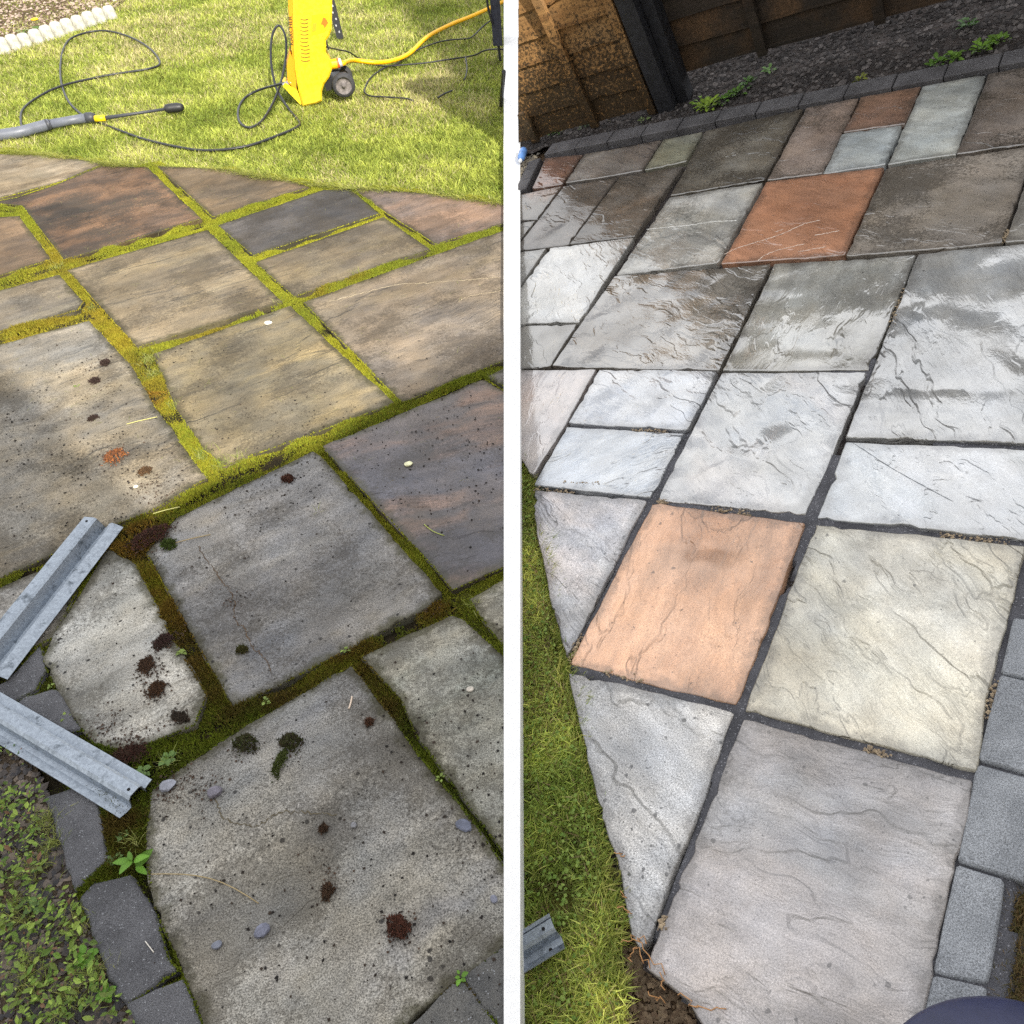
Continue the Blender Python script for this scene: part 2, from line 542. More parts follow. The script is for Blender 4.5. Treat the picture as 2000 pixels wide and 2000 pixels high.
def wood_material(name, c1, c2, c3, along=(1.5, 30, 30), algae=0.0):
    t = NT(name)
    P = t.coord()
    seed = t.attr('seed')
    cs = t.node('ShaderNodeCombineXYZ')
    for i, kk in enumerate((3.1, 5.7, 2.3)):
        t.put(cs.inputs[i], t.math('MULTIPLY', seed, kk))
    Q = t.vmath('MULTIPLY', t.vmath('ADD', P, cs.outputs[0]), along)
    g = t.noise(Q, 1.0, 6, 0.62, dist=0.6)
    col = t.mix(t.rng(g, 0.3, 0.7), c1, c2)
    Pn = t.vmath('ADD', P, cs.outputs[0])
    col = t.mix(t.rng(t.noise(Pn, 3.0, 5, 0.6), 0.5, 0.7), col, c3)
    kn = t.voro(t.vmath('MULTIPLY', Pn, (1.6, 7, 7)), 1.0)
    col = t.mix(t.rng(kn, 0.16, 0.05), col, tuple(x * 0.3 for x in c2[:3]) + (1,))
    if algae:
        z = t.node('ShaderNodeSeparateXYZ')
        t.put(z.inputs[0], P)
        low = t.rng(z.outputs[2], 0.85, 0.0)
        m = t.rng(t.math('ADD', t.noise(P, 70, 5, 0.75), t.math('MULTIPLY', low, 0.22)), 0.54, 0.68)
        col = t.mix(t.math('MULTIPLY', m, algae), col, (0.018, 0.014, 0.008, 1))
    t.bsdf(Base_Color=col, Roughness=0.75, Normal=t.bump(g, 0.004), Specular_IOR_Level=0.3)
    return t.m
M['wood'] = wood_material('honey_fence_wood', srgb(160, 122, 76), srgb(124, 90, 54), srgb(142, 112, 76), algae=0.9)
M['darkwood'] = wood_material('dark_fence_wood', srgb(66, 56, 48), srgb(40, 36, 34), srgb(98, 74, 52), algae=0.5)
M['postblack'] = plain('black_post_paint', srgb(30, 31, 36), 0.65, nscale=30, amt=0.4, bump=0.002)
def zinc_material():
    t = NT('galvanised_steel')
    P = t.coord()
    v = t.node('ShaderNodeTexVoronoi', feature='F1')
    t.put(v.inputs['Vector'], P)
    v.inputs['Scale'].default_value = 190
    sx = t.node('ShaderNodeSeparateColor')
    t.put(sx.inputs[0], v.outputs['Color'])
    c = t.mix(sx.outputs[0], srgb(146, 154, 164), srgb(166, 175, 185))
    c = t.mix(t.rng(t.noise(P, 26, 5, 0.65), 0.55, 0.72), c, srgb(90, 98, 106))
    t.bsdf(Base_Color=c, Metallic=0.75, Roughness=t.rng(t.noise(P, 40, 4), 0.3, 0.7, 0.36, 0.58), Normal=t.bump(t.noise(P, 60, 3), 0.0006))
    return t.m
M['zinc'] = zinc_material()
M['white'] = plain('gap_strip_white', (0.93, 0.93, 0.925, 1), 0.75, nscale=25, amt=0.03, bump=0.0012, bscale=120)

# ================================================================== THE SETTING
# ground sheets: one level, one on the bank, meeting under the white gap strip
def edge_line(frame, h):
    a, b = frame.at(1000, 2150, h), frame.at(1000, 0, h)
    d = (b - a) / np.linalg.norm(b - a)
    return a - d * 9, b + d * 45
a, b = edge_line(LF, -0.035)
tag(MB().add([a, b, b + (-60, 0, 0), a + (-40, 0, 0)], [(0, 1, 2, 3)]).build('lawn_ground', M['turf'], frame=LF), 'level brown green soil under the sunny lawn', 'ground', kind='structure')
a, b = edge_line(RF, -0.045)
_n = np.array([b[1] - a[1], -(b[0] - a[0]), 0]) / np.linalg.norm(b - a)
tag(MB().add([a, a + _n * 30, b + _n * 30, b], [(0, 1, 2, 3)]).build('bank_ground', M['turf_edge'], frame=RF), 'brown soil under the clean multicoloured paving', 'ground', kind='structure')

# white strip added for the gap between the two views, even width from camera
def gap_strip():
    m = MB()
    ys = list(range(-160, 2300, 60))
    top, rows = [], []
    for y in ys:
        d = ray(1000, y)
        tl = -CAM_H / d[2]
        tr = -CAM_H / (NRW @ d)
        t = min(tl, tr)
        p = EYE + d * t * 0.985
        w = 16.0 * t * 0.985
        xa = C2W @ np.array([1.0, 0, 0])
        dn = np.array([0, 0, -1.0])
        depth = 0.25 + abs(tl - tr) * 1693 * 0.5
        rows.append([p - xa * w + dn * depth, p - xa * w, p + xa * w, p + xa * w + dn * depth])
    v = np.array(rows).reshape(-1, 3)
    f = []
    for i in range(len(ys) - 1):
        for j in range(3):
            f.append((i * 4 + j, i * 4 + j + 1, (i + 1) * 4 + j + 1, (i + 1) * 4 + j))
    e = (len(ys) - 1) * 4
    f += [(0, 1, 2, 3), (e + 3, e + 2, e + 1, e)]
    return m.add(v, f).build('added_gap_strip', M['white'], frame=LF)
tag(gap_strip(), 'long plain white strip added to fill the gap between the two pavings', 'gap_strip')

# unseen building added behind the camera, its outline fitted to throw the wanted shade
def shade_building():
    yw = -2.2
    def wall_pt(p):
        t = (yw - p[1]) / SUN_DIR[1]
        q = p + SUN_DIR * t
        return q[0], q[2]
    edge = [LF.at(x, y) for x, y in ((30, 735), (150, 880), (300, 1005), (420, 935), (620, 868), (760, 780), (990, 640), (1000, 400), (1000, 170), (900, 30), (760, -10))]
    prof = [wall_pt(p) for p in edge]
    x0, z0 = prof[0]
    prof = [(x0 - 2.4, z0 + 1.9), (x0 - 4.8, z0), (x0 - 4.8, -0.3)][::-1] + prof
    top = prof[-1]
    prof += [(top[0] + 0.3, top[1] + 0.5), (top[0] + 7, top[1] + 1.2), (top[0] + 7, -0.3)]
    h = thing('shade_building', 'unseen rendered building added behind the camera to cast the shade', 'shade_building', LF, (0, yw, 0))
    n = len(prof)
    m = MB()
    v = [(x, 0, z) for x, z in prof] + [(x, -3.0, max(z - 3.0, -0.3 if z < 0 else 0.6)) for x, z in prof]   # back lowered so it casts no extra shade on the lawn
    m.add(v, [tuple(range(n)), tuple(range(n, 2 * n))[::-1]])
    m.f += [(n - 1, 0, n, 2 * n - 1)]
    m.build('wall', plain('pale_render', srgb(196, 190, 178), 0.9, nscale=12, amt=0.08, bump=0.004, bscale=90), h)
    r = MB()
    r.add(v, [(i + 1, i, n + i, n + i + 1) for i in range(n - 1)])
    r.build('roof', plain('roof_slate', srgb(78, 76, 80), 0.8, nscale=20, amt=0.3, bump=0.01), h)
    glass = plain('dark_window_glass', (0.02, 0.025, 0.03, 1), 0.08)
    fr = plain('window_frame_white', (0.75, 0.75, 0.74, 1), 0.5)
    for x in (3.2, 6.0):
        w = MB().box(x, x + 1.2, 0.004, 0.06, 1.0, 2.2).build('window', fr, h)
        MB().box(x + 0.08, x + 1.12, 0.062, 0.07, 1.08, 2.12).build('pane', glass, w)
shade_building()

# ------------------------------------------------------------------ slabs
SLABS = {'L': [], 'R': []}
def rough_outline(poly, g, amp=0.0022, chip=0.5, step=0.022):
    p = ccw(poly)
    n = len(p)
    out = []
    for i in range(n):
        a, b, c = p[i - 1], p[i], p[(i + 1) % n]
        L = np.linalg.norm(c - b)
        e = (c - b) / (L + 1e-9)
        nrm = np.array([-e[1], e[0]])
        k = max(1, int(L / step))
        cut = min(0.007, L * 0.2) * g.uniform(0.2, 1.0)
        ph = g.uniform(0, 6.28, 3)
        ts = np.linspace(cut / max(L, 1e-6), 1 - cut / max(L, 1e-6), k + 1)
        bow = g.uniform(-0.0025, 0.0025)
        for t in ts:
            s = t * L
            o = amp * (0.7 * math.sin(s * 21 + ph[0]) + 0.5 * math.sin(s * 57 + ph[1])) + g.normal(0, amp * 0.45) + bow * math.sin(t * math.pi)
            if g.random() < 0.05 * chip:
                o += g.uniform(0.003, 0.009)
            out.append(b + e * s + nrm * o)
    return np.array(out)

def slab(side, parent, px, c1, c2=None, c3=None, a3=0.6, grain=0.0, pits=0.15, dotdark=0.6, stain=0.0, relief=1.0, ledges=6.0, wet=0.0, speck=0.5, lift=0.0, mat=None, name='slab', step=0.028, thick=0.042, bevel=0.0036, chip=0.8, k=1.0, amp=0.0022, roll=0.0012, grime=None, damp=None):
    frame = LF if side == 'L' else RF
    i = len(SLABS[side])
    g = np.random.default_rng(1000 * (side == 'R') + i)
    poly = inset(flat(frame, px), (-0.0135 if np.mean([q[1] for q in px]) < 700 else -0.0085) if side == 'L' else -0.0026)
    SLABS[side].append(poly)
    SLABS.setdefault(side + 'o', [])
    ring = rough_outline(poly, g, amp, chip)
    cx, cy = poly.mean(0)
    tilt = g.normal(0, 0.004, 2)
    wav = Wave(9, 77 + i)
    wav2 = Wave(26, 177 + i)
    def zz(q):
        q = np.asarray(q)
        return lift + roll * wav(q[:, 0], q[:, 1]) + roll * 0.5 * wav2(q[:, 0], q[:, 1]) + (q[:, 0] - cx) * tilt[0] + (q[:, 1] - cy) * tilt[1]
    inn = inset(ring, bevel)
    lo, hi = poly.min(0), poly.max(0)
    gx, gy = np.meshgrid(np.arange(lo[0], hi[0], step), np.arange(lo[1], hi[1], step))
    gp = np.stack([gx.ravel(), gy.ravel()], 1) + g.uniform(-0.2, 0.2, (gx.size, 2)) * step
    gp = gp[in_poly(gp, inn)]
    if len(gp):
        gp = gp[poly_dist(gp, inn) > step * 0.4]
    pts = [Vector(q) for q in inn] + [Vector(q) for q in gp]
    n = len(inn)
    vs, _, fs, *_r = delaunay_2d_cdt(pts, [], [list(range(n))], 1, 1e-6)
    vs = np.array([tuple(q) for q in vs])
    m = MB()
    m.add(np.column_stack([vs, zz(vs)]), [tuple(f) for f in fs])
    mid = inset(ring, bevel * 0.25)
    zt = zz(inn)
    r0 = np.column_stack([inn, zt])
    r1 = np.column_stack([mid, zt - bevel * 0.45])
    r2 = np.column_stack([ring, zt - bevel * 1.3])
    r3 = np.column_stack([ring, zt - thick])
    v = np.concatenate([r3, r2, r1, r0])
    f = [(q * n + j, q * n + (j + 1) % n, (q + 1) * n + (j + 1) % n, (q + 1) * n + j) for q in range(3) for j in range(n)]
    m.add(v, f)
    o = m.build(name, mat or M['stone'], parent, smooth=True)
    vv = np.concatenate(m.v)
    ea = o.data.attributes.new('edge', 'FLOAT', 'POINT')
    ea.data.foreach_set('value', np.clip(poly_dist(vv[:, :2], ring) / 0.06, 0, 1).astype(np.float32))
    o['grime'] = float(grime if grime is not None else (0.75 if side == 'L' else 0.45))
    o['damp'] = float(damp if damp is not None else (0.48 if side == 'L' else 0.25 * wet + 0.08))
    o['gcol'] = list(srgb(*((62, 60, 34) if side == 'L' else (58, 52, 46))))[:3]
    c2 = c2 or c1
    c3 = c3 or c2
    o['c1'], o['c2'], o['c3'] = [list(srgb(*[q + 0.24 * (sum(c) / 3 - q) for q in c], k))[:3] for c in (c1, c2, c3)]
    o['seed'] = float(i + (50 if side == 'R' else 0)) * 0.731
    for kk, vv in (('a3', a3), ('grain', grain), ('pits', pits), ('dotdark', dotdark), ('stain', stain), ('relief', relief), ('ledges', ledges), ('wet', wet), ('speck', speck)):
        o[kk] = float(vv)
    SLABS[side + 'o'].append(o)
    return o

# ---- mossy paving
KL = 1.36
edge_top = [(-60, 292), (20, 297), (100, 302), (200, 318), (300, 325), (380, 329), (450, 333), (560, 351), (680, 367), (800, 374), (900, 386), (1000, 400)]
PATIO_L_PX = edge_top + [(1000, 2120), (-60, 2120)]
pl_poly = flat(LF, PATIO_L_PX, -0.022)
patio_l = tag(MB().add([(x, y, -0.022) for x, y in pl_poly], [tuple(range(len(pl_poly)))]).build('mossy_patio', M['jointsoil'], frame=LF), 'old stone paving with yellow green moss growing in every joint', 'patio', kind='structure')
GR, BR = (118, 116, 112), (122, 108, 84)
def sl(px, c1, c2, c3=None, **kw):
    kw.setdefault('grain', -GL_B)
    kw.setdefault('relief', 0.5)
    kw.setdefault('ledges', 4.0)
    kw.setdefault('stain', 0.48)
    return slab('L', patio_l, px, c1, c2, c3, k=KL, **kw)
sl([(-60, 300), (100, 303), (198, 320), (112, 356), (-60, 402)], (120, 106, 82), (134, 120, 98), (86, 70, 48), pits=0.2, stain=0.35)
sl([(-20, 396), (33, 387), (112, 361), (200, 326), (284, 328), (388, 427), (128, 505), (47, 400)], (94, 70, 50), (112, 80, 52), (54, 42, 32), a3=0.9, pits=0.2, speck=0.9, wet=0.04, stain=0.7, damp=0.8)
sl([(-60, 428), (34, 424), (95, 506), (-60, 556)], (110, 88, 64), (88, 72, 56), (124, 96, 66), pits=0.2)
sl([(136, 527), (402, 450), (546, 590), (272, 675)], (118, 104, 80), (100, 90, 74), (132, 116, 84), a3=0.7, pits=0.25)
sl([(-60, 585), (112, 539), (158, 590), (148, 604), (-60, 662)], (116, 104, 84), (94, 88, 78), (126, 116, 92), pits=0.25)
sl([(312, 327), (418, 421), (600, 365), (560, 352), (450, 334), (380, 330)], (108, 90, 66), (88, 74, 56), (126, 100, 66), pits=0.15)
sl([(430, 440), (632, 372), (680, 370), (737, 417), (498, 496)], (74, 70, 68), (60, 58, 58), (92, 86, 78), a3=0.5, pits=0.1)
sl([(503, 512), (748, 426), (834, 487), (577, 576)], (106, 94, 74), (90, 82, 70), (124, 108, 76), pits=0.15)
sl([(692, 369), (752, 411), (853, 474), (1000, 430), (1000, 402), (900, 388), (800, 376)], (112, 92, 78), (94, 82, 76), (136, 104, 80), pits=0.15)
sl([(599, 590), (1003, 446), (1003, 692), (788, 782)], (122, 108, 90), (102, 94, 86), (132, 116, 88), a3=0.6, pits=0.2, ledges=5, relief=0.8)
sl([(304, 691), (566, 601), (766, 787), (440, 906), (402, 878), (345, 794)], (128, 114, 82), (106, 98, 80), (146, 126, 82), a3=0.8, pits=0.25, relief=0.8, ledges=5)
sl([(-60, 690), (172, 628), (255, 716), (300, 797), (398, 934), (300, 993), (205, 1030), (60, 1100), (-60, 1150)], (130, 118, 96), (112, 108, 100), (126, 112, 84), a3=0.6, pits=0.45, dotdark=0.7, relief=0.6, speck=0.7)
sl([(345, 1013), (610, 884), (627, 897), (856, 1160), (834, 1184), (680, 1265), (525, 1343), (458, 1375), (290, 1078)], (132, 130, 128), (112, 112, 114), (146, 138, 122), a3=0.5, pits=0.6, dotdark=0.8, relief=0.7, ledges=3, speck=0.9)
sl([(635, 873), (943, 741), (1003, 778), (1003, 1096), (886, 1147), (850, 1104)], (96, 88, 86), (80, 78, 86), (160, 120, 94), a3=0.7, pits=0.25, grain=-GL_B + 0.35, relief=0.7, speck=0.7, wet=0.12)
sl([(956, 735), (1003, 714), (1003, 762)], (120, 110, 100), (100, 98, 96), pits=0.2)
sl([(714, 1284), (880, 1206), (900, 1212), (1003, 1304), (1003, 1684), (943, 1600), (884, 1520), (819, 1434), (790, 1367)], (146, 142, 126), (126, 126, 118), (108, 116, 108), a3=0.6, pits=0.3, speck=1.0, relief=0.4)
sl([(922, 1171), (1003, 1124), (1003, 1280), (960, 1226)], (148, 142, 124), (130, 128, 116), pits=0.3, speck=0.9)
sl([(685, 1306), (749, 1388), (816, 1483), (911, 1598), (1003, 1732), (1003, 1828), (884, 1916), (815, 1968), (700, 2060), (560, 2120), (448, 2120), (405, 2000), (349, 1860), (305, 1761), (290, 1640), (302, 1546), (380, 1488), (480, 1422)], (142, 138, 128), (120, 119, 116), (106, 108, 116), a3=0.6, pits=0.6, dotdark=0.85, relief=0.8, ledges=3, speck=1.1)
sl([(212, 1078), (262, 1106), (325, 1239), (398, 1358), (375, 1413), (255, 1463), (186, 1446), (131, 1380), (88, 1285), (106, 1247)], (168, 166, 158), (146, 146, 140), (128, 126, 120), a3=0.5, pits=0.75, dotdark=0.95, relief=0.9, ledges=4, speck=0.8)
sl([(-60, 1180), (20, 1142), (100, 1107), (186, 1078), (98, 1244), (-60, 1330)], (140, 136, 124), (164, 160, 154), pits=0.4, speck=0.7)
def blk(side, parent, px, c1=(74, 74, 78), c2=(60, 60, 64), **kw):
    kw.setdefault('step', 0.03)
    return slab(side, parent, px, c1, c2, mat=M['block'], name='paver_block', bevel=kw.pop('bevel', 0.006), **kw)
for px in ([(-20, 1352), (22, 1330), (76, 1268), (84, 1310), (68, 1344), (-20, 1392)],
           [(30, 1385), (52, 1366), (104, 1353), (132, 1390), (148, 1424), (100, 1432)],
           [(98, 1560), (178, 1540), (194, 1600), (206, 1680), (152, 1733), (136, 1690)],
           [(166, 1752), (190, 1729), (254, 1719), (280, 1756), (311, 1835), (322, 1880), (338, 1895), (252, 1952), (228, 1930)],
           [(263, 1963), (353, 1921), (398, 2035), (310, 2080)]):
    blk('L', patio_l, px, (84, 84, 88), (66, 66, 70), k=KL, lift=0.004)
for px in ([(806, 2005), (884, 1931), (904, 1926), (962, 2004), (880, 2070)], [(908, 1909), (930, 1893), (1003, 1846), (1003, 2040), (966, 1984)]):
    blk('L', patio_l, px, (90, 88, 84), (70, 70, 70), k=KL)

# planting bed beside the block edging
BED_PX = [(-60, 1440), (60, 1470), (98, 1560), (134, 1690), (150, 1740), (228, 1935), (262, 1970), (300, 2080), (-60, 2120)]
bp = flat(LF, BED_PX, -0.012)
tag(MB().add([(x, y, -0.012) for x, y in bp], [tuple(range(len(bp)))]).build('planting_bed', M['soil'], frame=LF), 'dark planting bed of slate chips and weeds beside the block edging', 'bed', kind='structure')

# ---- clean paving
pr_px = [(1000, 395), (1034, 368), (1063, 308), (1373, 256), (1680, 190), (2060, 112), (2130, 700), (2060, 1300), (1985, 1800), (1960, 2120), (1400, 2120), (1350, 1960), (1258, 1895), (1246, 1850), (1228, 1800), (1176, 1600), (1108, 1318), (1106, 1290), (1080, 1190), (1050, 1060), (1040, 1000), (1040, 940), (1006, 880), (1000, 850)]
pr_poly = flat(RF, pr_px, -0.026)
patio_r = tag(MB().add([(x, y, -0.026) for x, y in pr_poly], [tuple(range(len(pr_poly)))]).build('clean_patio', M['bedsoil'], frame=RF), 'freshly cleaned multicoloured stone paving with dark charcoal joints', 'patio', kind='structure')
KR = 1.05
def pointing():
    fill = flat(RF, [(1640, 700), (1720, 700), (1640, 850), (2060, 868), (2060, 1300), (1985, 1800), (1960, 2120), (1520, 2120), (1330, 1930), (1275, 1880), (1256, 1848), (1300, 1740), (1420, 1420), (1112, 1316), (1112, 1296), (1250, 985), (1106, 829), (1340, 842)], -0.007)
    lo, hi = fill.min(0), fill.max(0)
    st = 0.014
    xs, ys = np.arange(lo[0], hi[0], st), np.arange(lo[1], hi[1], st)
    gx, gy = np.meshgrid(xs, ys)
    wa, wb = Wave(12, 61), Wave(70, 62)
    z = -0.008 + 0.003 * wa(gx, gy) + 0.0012 * wb(gx, gy)
    ins = in_poly(np.stack([gx.ravel(), gy.ravel()], 1), fill).reshape(gx.shape)
    z = np.where(ins & (wa(gx * 0.7 + 5, gy * 0.7) > -1.0), z, -0.034)
    n, m = gx.shape
    v = np.stack([gx, gy, z], -1).reshape(-1, 3)
    i = (np.arange(n - 1)[:, None] * m + np.arange(m - 1)[None]).ravel()
    f = np.stack([i, i + 1, i + m + 1, i + m], 1)
    f = f[ins.ravel()[f].any(1)]
    fast_mesh('pointing', v, f, M['pointing'], RF, parent=patio_r, smooth=True)
pointing()
def sr(px, c1, c2=None, c3=None, **kw):
    kw.setdefault('wet', 0.55)
    kw.setdefault('grain', 0.5)
    kw.setdefault('pits', 0.08)
    kw.setdefault('speck', 0.35)
    kw.setdefault('relief', 0.8)
    kw.setdefault('roll', 0.0007)
    kw.setdefault('step', 0.016)
    far = np.mean([q[1] for q in px])
    return slab('R', patio_r, px, c1, c2, c3, k=KR * (1.32 if far > 960 else 1.02 if far > 740 else 1.3 if far > 540 else 1.05), chip=kw.pop('chip', 1.0), amp=kw.pop('amp', 0.0016), **kw)
sr([(1066, 309), (1137, 302), (1097, 359), (1040, 367)], (146, 98, 76), (126, 88, 70), (116, 92, 78))
sr([(1142, 301), (1291, 274), (1253, 332), (1105, 356)], (136, 128, 120), (120, 114, 108), (112, 96, 84), stain=0.25)
sr([(1297, 272), (1372, 257), (1338, 315), (1259, 331)], (142, 142, 118), (128, 124, 100), (150, 150, 140), stain=0.2)
sr([(1378, 256), (1566, 213), (1493, 350), (1311, 381)], (122, 116, 104), (106, 98, 84), (92, 80, 62), stain=0.75)
sr([(1575, 211), (1677, 190), (1606, 337), (1500, 352)], (168, 150, 138), (150, 128, 114), (176, 156, 140), stain=0.6)
sr([(1683, 190), (1796, 169), (1767, 241), (1649, 258)], (140, 102, 80), (118, 90, 70), (150, 108, 84), stain=0.45)
sr([(1646, 262), (1762, 245), (1727, 320), (1609, 338)], (186, 196, 198), (172, 182, 184), (196, 202, 202), stain=0.12)
sr([(1803, 168), (1924, 146), (1866, 301), (1736, 320)], (178, 184, 180), (164, 168, 162), (188, 194, 192), stain=0.12)
sr([(1931, 144), (2050, 122), (2040, 276), (1870, 300)], (126, 114, 104), (104, 92, 82), (132, 120, 110), stain=0.8)
sr([(990, 386), (1095, 364), (1050, 427), (990, 433)], (134, 126, 116), (118, 112, 104), (158, 112, 80))
sr([(990, 437), (1045, 431), (1000, 490), (990, 492)], (130, 126, 118), (116, 112, 104))
sr([(1102, 363), (1204, 347), (1110, 477), (1005, 490)], (118, 108, 100), (104, 96, 88), (96, 86, 76), stain=0.55)
sr([(1210, 346), (1332, 324), (1239, 460), (1115, 476)], (116, 108, 98), (102, 94, 84), (98, 84, 70), stain=0.55)
sr([(1307, 386), (1489, 358), (1402, 513), (1204, 535)], (198, 196, 188), (184, 182, 172), (206, 204, 198), stain=0.42)
sr([(1497, 356), (1725, 326), (1648, 497), (1410, 515)], (208, 138, 96), (192, 124, 84), (216, 148, 106), stain=0.08, ledges=5)
sr([(1732, 327), (2018, 285), (1954, 474), (1655, 499)], (142, 132, 120), (124, 114, 100), (138, 128, 118), stain=0.65, pits=0.25)
sr([(1966, 472), (2024, 300), (2110, 290), (2080, 462)], (140, 136, 128), (122, 118, 110))
sr([(990, 496), (1066, 486), (1013, 560), (990, 590)], (152, 150, 144), (136, 134, 128))
sr([(1074, 484), (1237, 463), (1131, 628), (990, 634), (990, 600), (1019, 560)], (178, 178, 174), (160, 160, 154), (186, 186, 182), stain=0.3, grain=0.9, wet=0.9)
sr([(990, 639), (1126, 633), (1072, 714), (990, 720)], (126, 122, 112), (110, 104, 92), (146, 146, 140), stain=0.3, grain=0.9, wet=0.9)
sr([(1202, 540), (1503, 517), (1403, 720), (1079, 713)], (124, 114, 98), (106, 96, 80), (140, 136, 128), stain=0.55, ledges=8, relief=1.1, wet=1.0)
sr([(1515, 515), (1786, 498), (1696, 721), (1413, 722)], (154, 154, 146), (136, 134, 124), (162, 162, 156), stain=0.25, ledges=7, grain=1.5, wet=1.0)
sr([(1794, 496), (2060, 470), (2040, 866), (1653, 852)], (158, 160, 160), (140, 142, 142), (170, 172, 174), ledges=9, relief=1.3, grain=1.1, wet=1.0)
sr([(990, 724), (1163, 722), (1104, 826), (1038, 928), (1010, 880), (990, 850)], (188, 174, 168), (176, 168, 166), (204, 168, 146), grain=1.3, ledges=7, wet=0.95)
sr([(1171, 723), (1399, 725), (1340, 838), (1111, 825)], (190, 194, 200), (168, 174, 184), (196, 198, 200), ledges=8, relief=1.2, wet=0.95)
sr([(1107, 834), (1335, 847), (1271, 970), (1044, 946)], (166, 176, 188), (142, 154, 170), (184, 190, 196), ledges=7, relief=1.2, grain=-0.6, wet=0.95)
sr([(1411, 730), (1690, 728), (1572, 1003), (1285, 975)], (186, 189, 190), (168, 172, 174), (198, 188, 182), ledges=6, relief=1.1, grain=0.8, wet=0.95)
sr([(1653, 864), (2040, 879), (2024, 1056), (1598, 1010)], (180, 186, 190), (156, 164, 172), (188, 190, 194), ledges=6, relief=1.2, grain=0.7, wet=0.95)
sr([(1046, 958), (1261, 978), (1200, 1100), (1154, 1190), (1106, 1281), (1080, 1188), (1053, 1059), (1043, 1000)], (162, 162, 164), (140, 140, 146), (186, 168, 156), a3=0.5, pits=0.8, dotdark=0.7, speck=0.8, ledges=5, relief=1.4, wet=0.4)
sr([(1277, 983), (1570, 1023), (1437, 1375), (1114, 1295)], (212, 158, 118), (200, 144, 104), (220, 168, 126), pits=0.25, grain=1.45, ledges=7, relief=1.6, wet=0.3)
sr([(1592, 1027), (2000, 1067), (1967, 1205), (1925, 1360), (1906, 1505), (1456, 1387)], (190, 186, 168), (180, 172, 150), (196, 194, 184), pits=0.15, ledges=9, relief=2.7, grain=0.75, wet=0.3)
sr([(1111, 1315), (1429, 1392), (1350, 1620), (1263, 1838), (1250, 1853), (1232, 1818), (1214, 1700), (1179, 1600), (1150, 1480)], (180, 180, 180), (160, 160, 160), (190, 188, 184), pits=0.95, dotdark=0.75, speck=0.9, relief=1.8, ledges=5, wet=0.25)
sr([(1454, 1405), (1898, 1526), (1888, 1590), (1827, 1847), (1772, 2120), (1440, 2120), (1380, 2010), (1350, 1960), (1264, 1891), (1281, 1846), (1326, 1726)], (158, 151, 149), (144, 139, 138), (150, 152, 156), pits=0.3, dotdark=0.6, speck=0.5, relief=2.0, ledges=8, grain=0.05, wet=0.25)
for px in ([(1982, 1206), (2080, 1222), (2066, 1338), (1958, 1312)],
           [(1956, 1320), (2064, 1346), (2042, 1520), (1914, 1484)],
           [(1911, 1494), (2040, 1530), (2000, 1720), (1873, 1680)],
           [(1870, 1690), (1958, 1719), (1927, 1918), (1826, 1896)],
           [(1823, 1907), (1925, 1930), (1900, 2110), (1786, 2080)]):
    blk('R', patio_r, px, (146, 150, 156), (126, 130, 136), wet=0.5, k=KR, bevel=0.005, chip=0.2, amp=0.0006)

# slab-sized pieces of dark edging along the fence bed
def edging_row():
    m0 = np.array([RF.at(1063, 307)[:2], RF.at(1967, 134)[:2]])
    b0 = np.array([RF.at(1063, 288)[:2], RF.at(1967, 115)[:2]])
    d = m0[1] - m0[0]
    L = np.linalg.norm(d)
    d /= L
    nb = np.array([-d[1], d[0]])
    w = abs((b0[0] - m0[0]) @ nb)
    w = max(w, 0.07)
    t = thing('patio_edging', 'row of dark charcoal edging blocks along the foot of the fence bed', 'edging', RF, (0, 0, 0))
    bl = 0.19
    n = int((L + 0.35) / bl)
    for i in range(n):
        s0, s1 = i * bl + 0.002, (i + 1) * bl - 0.003
        j = rng.normal(0, 0.0015, 4)
        q = [m0[0] + d * s0 + nb * (0.004 + j[0]), m0[0] + d * s1 + nb * (0.004 + j[1]), m0[0] + d * s1 + nb * (w + j[2]), m0[0] + d * s0 + nb * (w + j[3])]
        o = MB().prism(ccw(q), -0.03, 0.014 + rng.normal(0, 0.001), 0.003).build('block', M['block'], t)
        v = rng.uniform(0.85, 1.15)
        o['c1'], o['c2'] = [x * v for x in srgb(92, 90, 92)[:3]], [x * v for x in srgb(74, 72, 74)[:3]]
        o['wet'] = 0.4
    # return of the edging at the far left corner
    a0, a1 = RF.at(1058, 312)[:2], RF.at(1030, 372)[:2]
    e = a1 - a0
    le = np.linalg.norm(e)
    e /= le
    ne = np.array([-e[1], e[0]])
    if (RF.at(1010, 330)[:2] - a0) @ ne < 0: ne = -ne
    for i in range(3):
        s0, s1 = i * le / 3 + 0.002, (i + 1) * le / 3 - 0.003
        q = [a0 + e * s0, a0 + e * s1, a0 + e * s1 + ne * 0.07, a0 + e * s0 + ne * 0.07]
        o = MB().prism(ccw(q), -0.03, 0.014, 0.004).build('block', M['block'], t)
        o['c1'], o['c2'], o['wet'] = srgb(86, 84, 86)[:3], srgb(70, 68, 70)[:3], 0.3
edging_row()

# soil bed at the foot of the fence
bed_px = [(1040, 300), (1063, 288), (1373, 236), (1680, 172), (2060, 96), (2060, -60), (1700, -40), (1300, 150), (1000, 240), (990, 300)]
bq = flat(RF, bed_px, -0.006)
tag(MB().add([(x, y, -0.006) for x, y in bq], [tuple(range(len(bq)))]).build('fence_bed', M['bedsoil'], frame=RF), 'strip of dark crumbly soil between the fence and the edging blocks', 'bed', kind='structure')

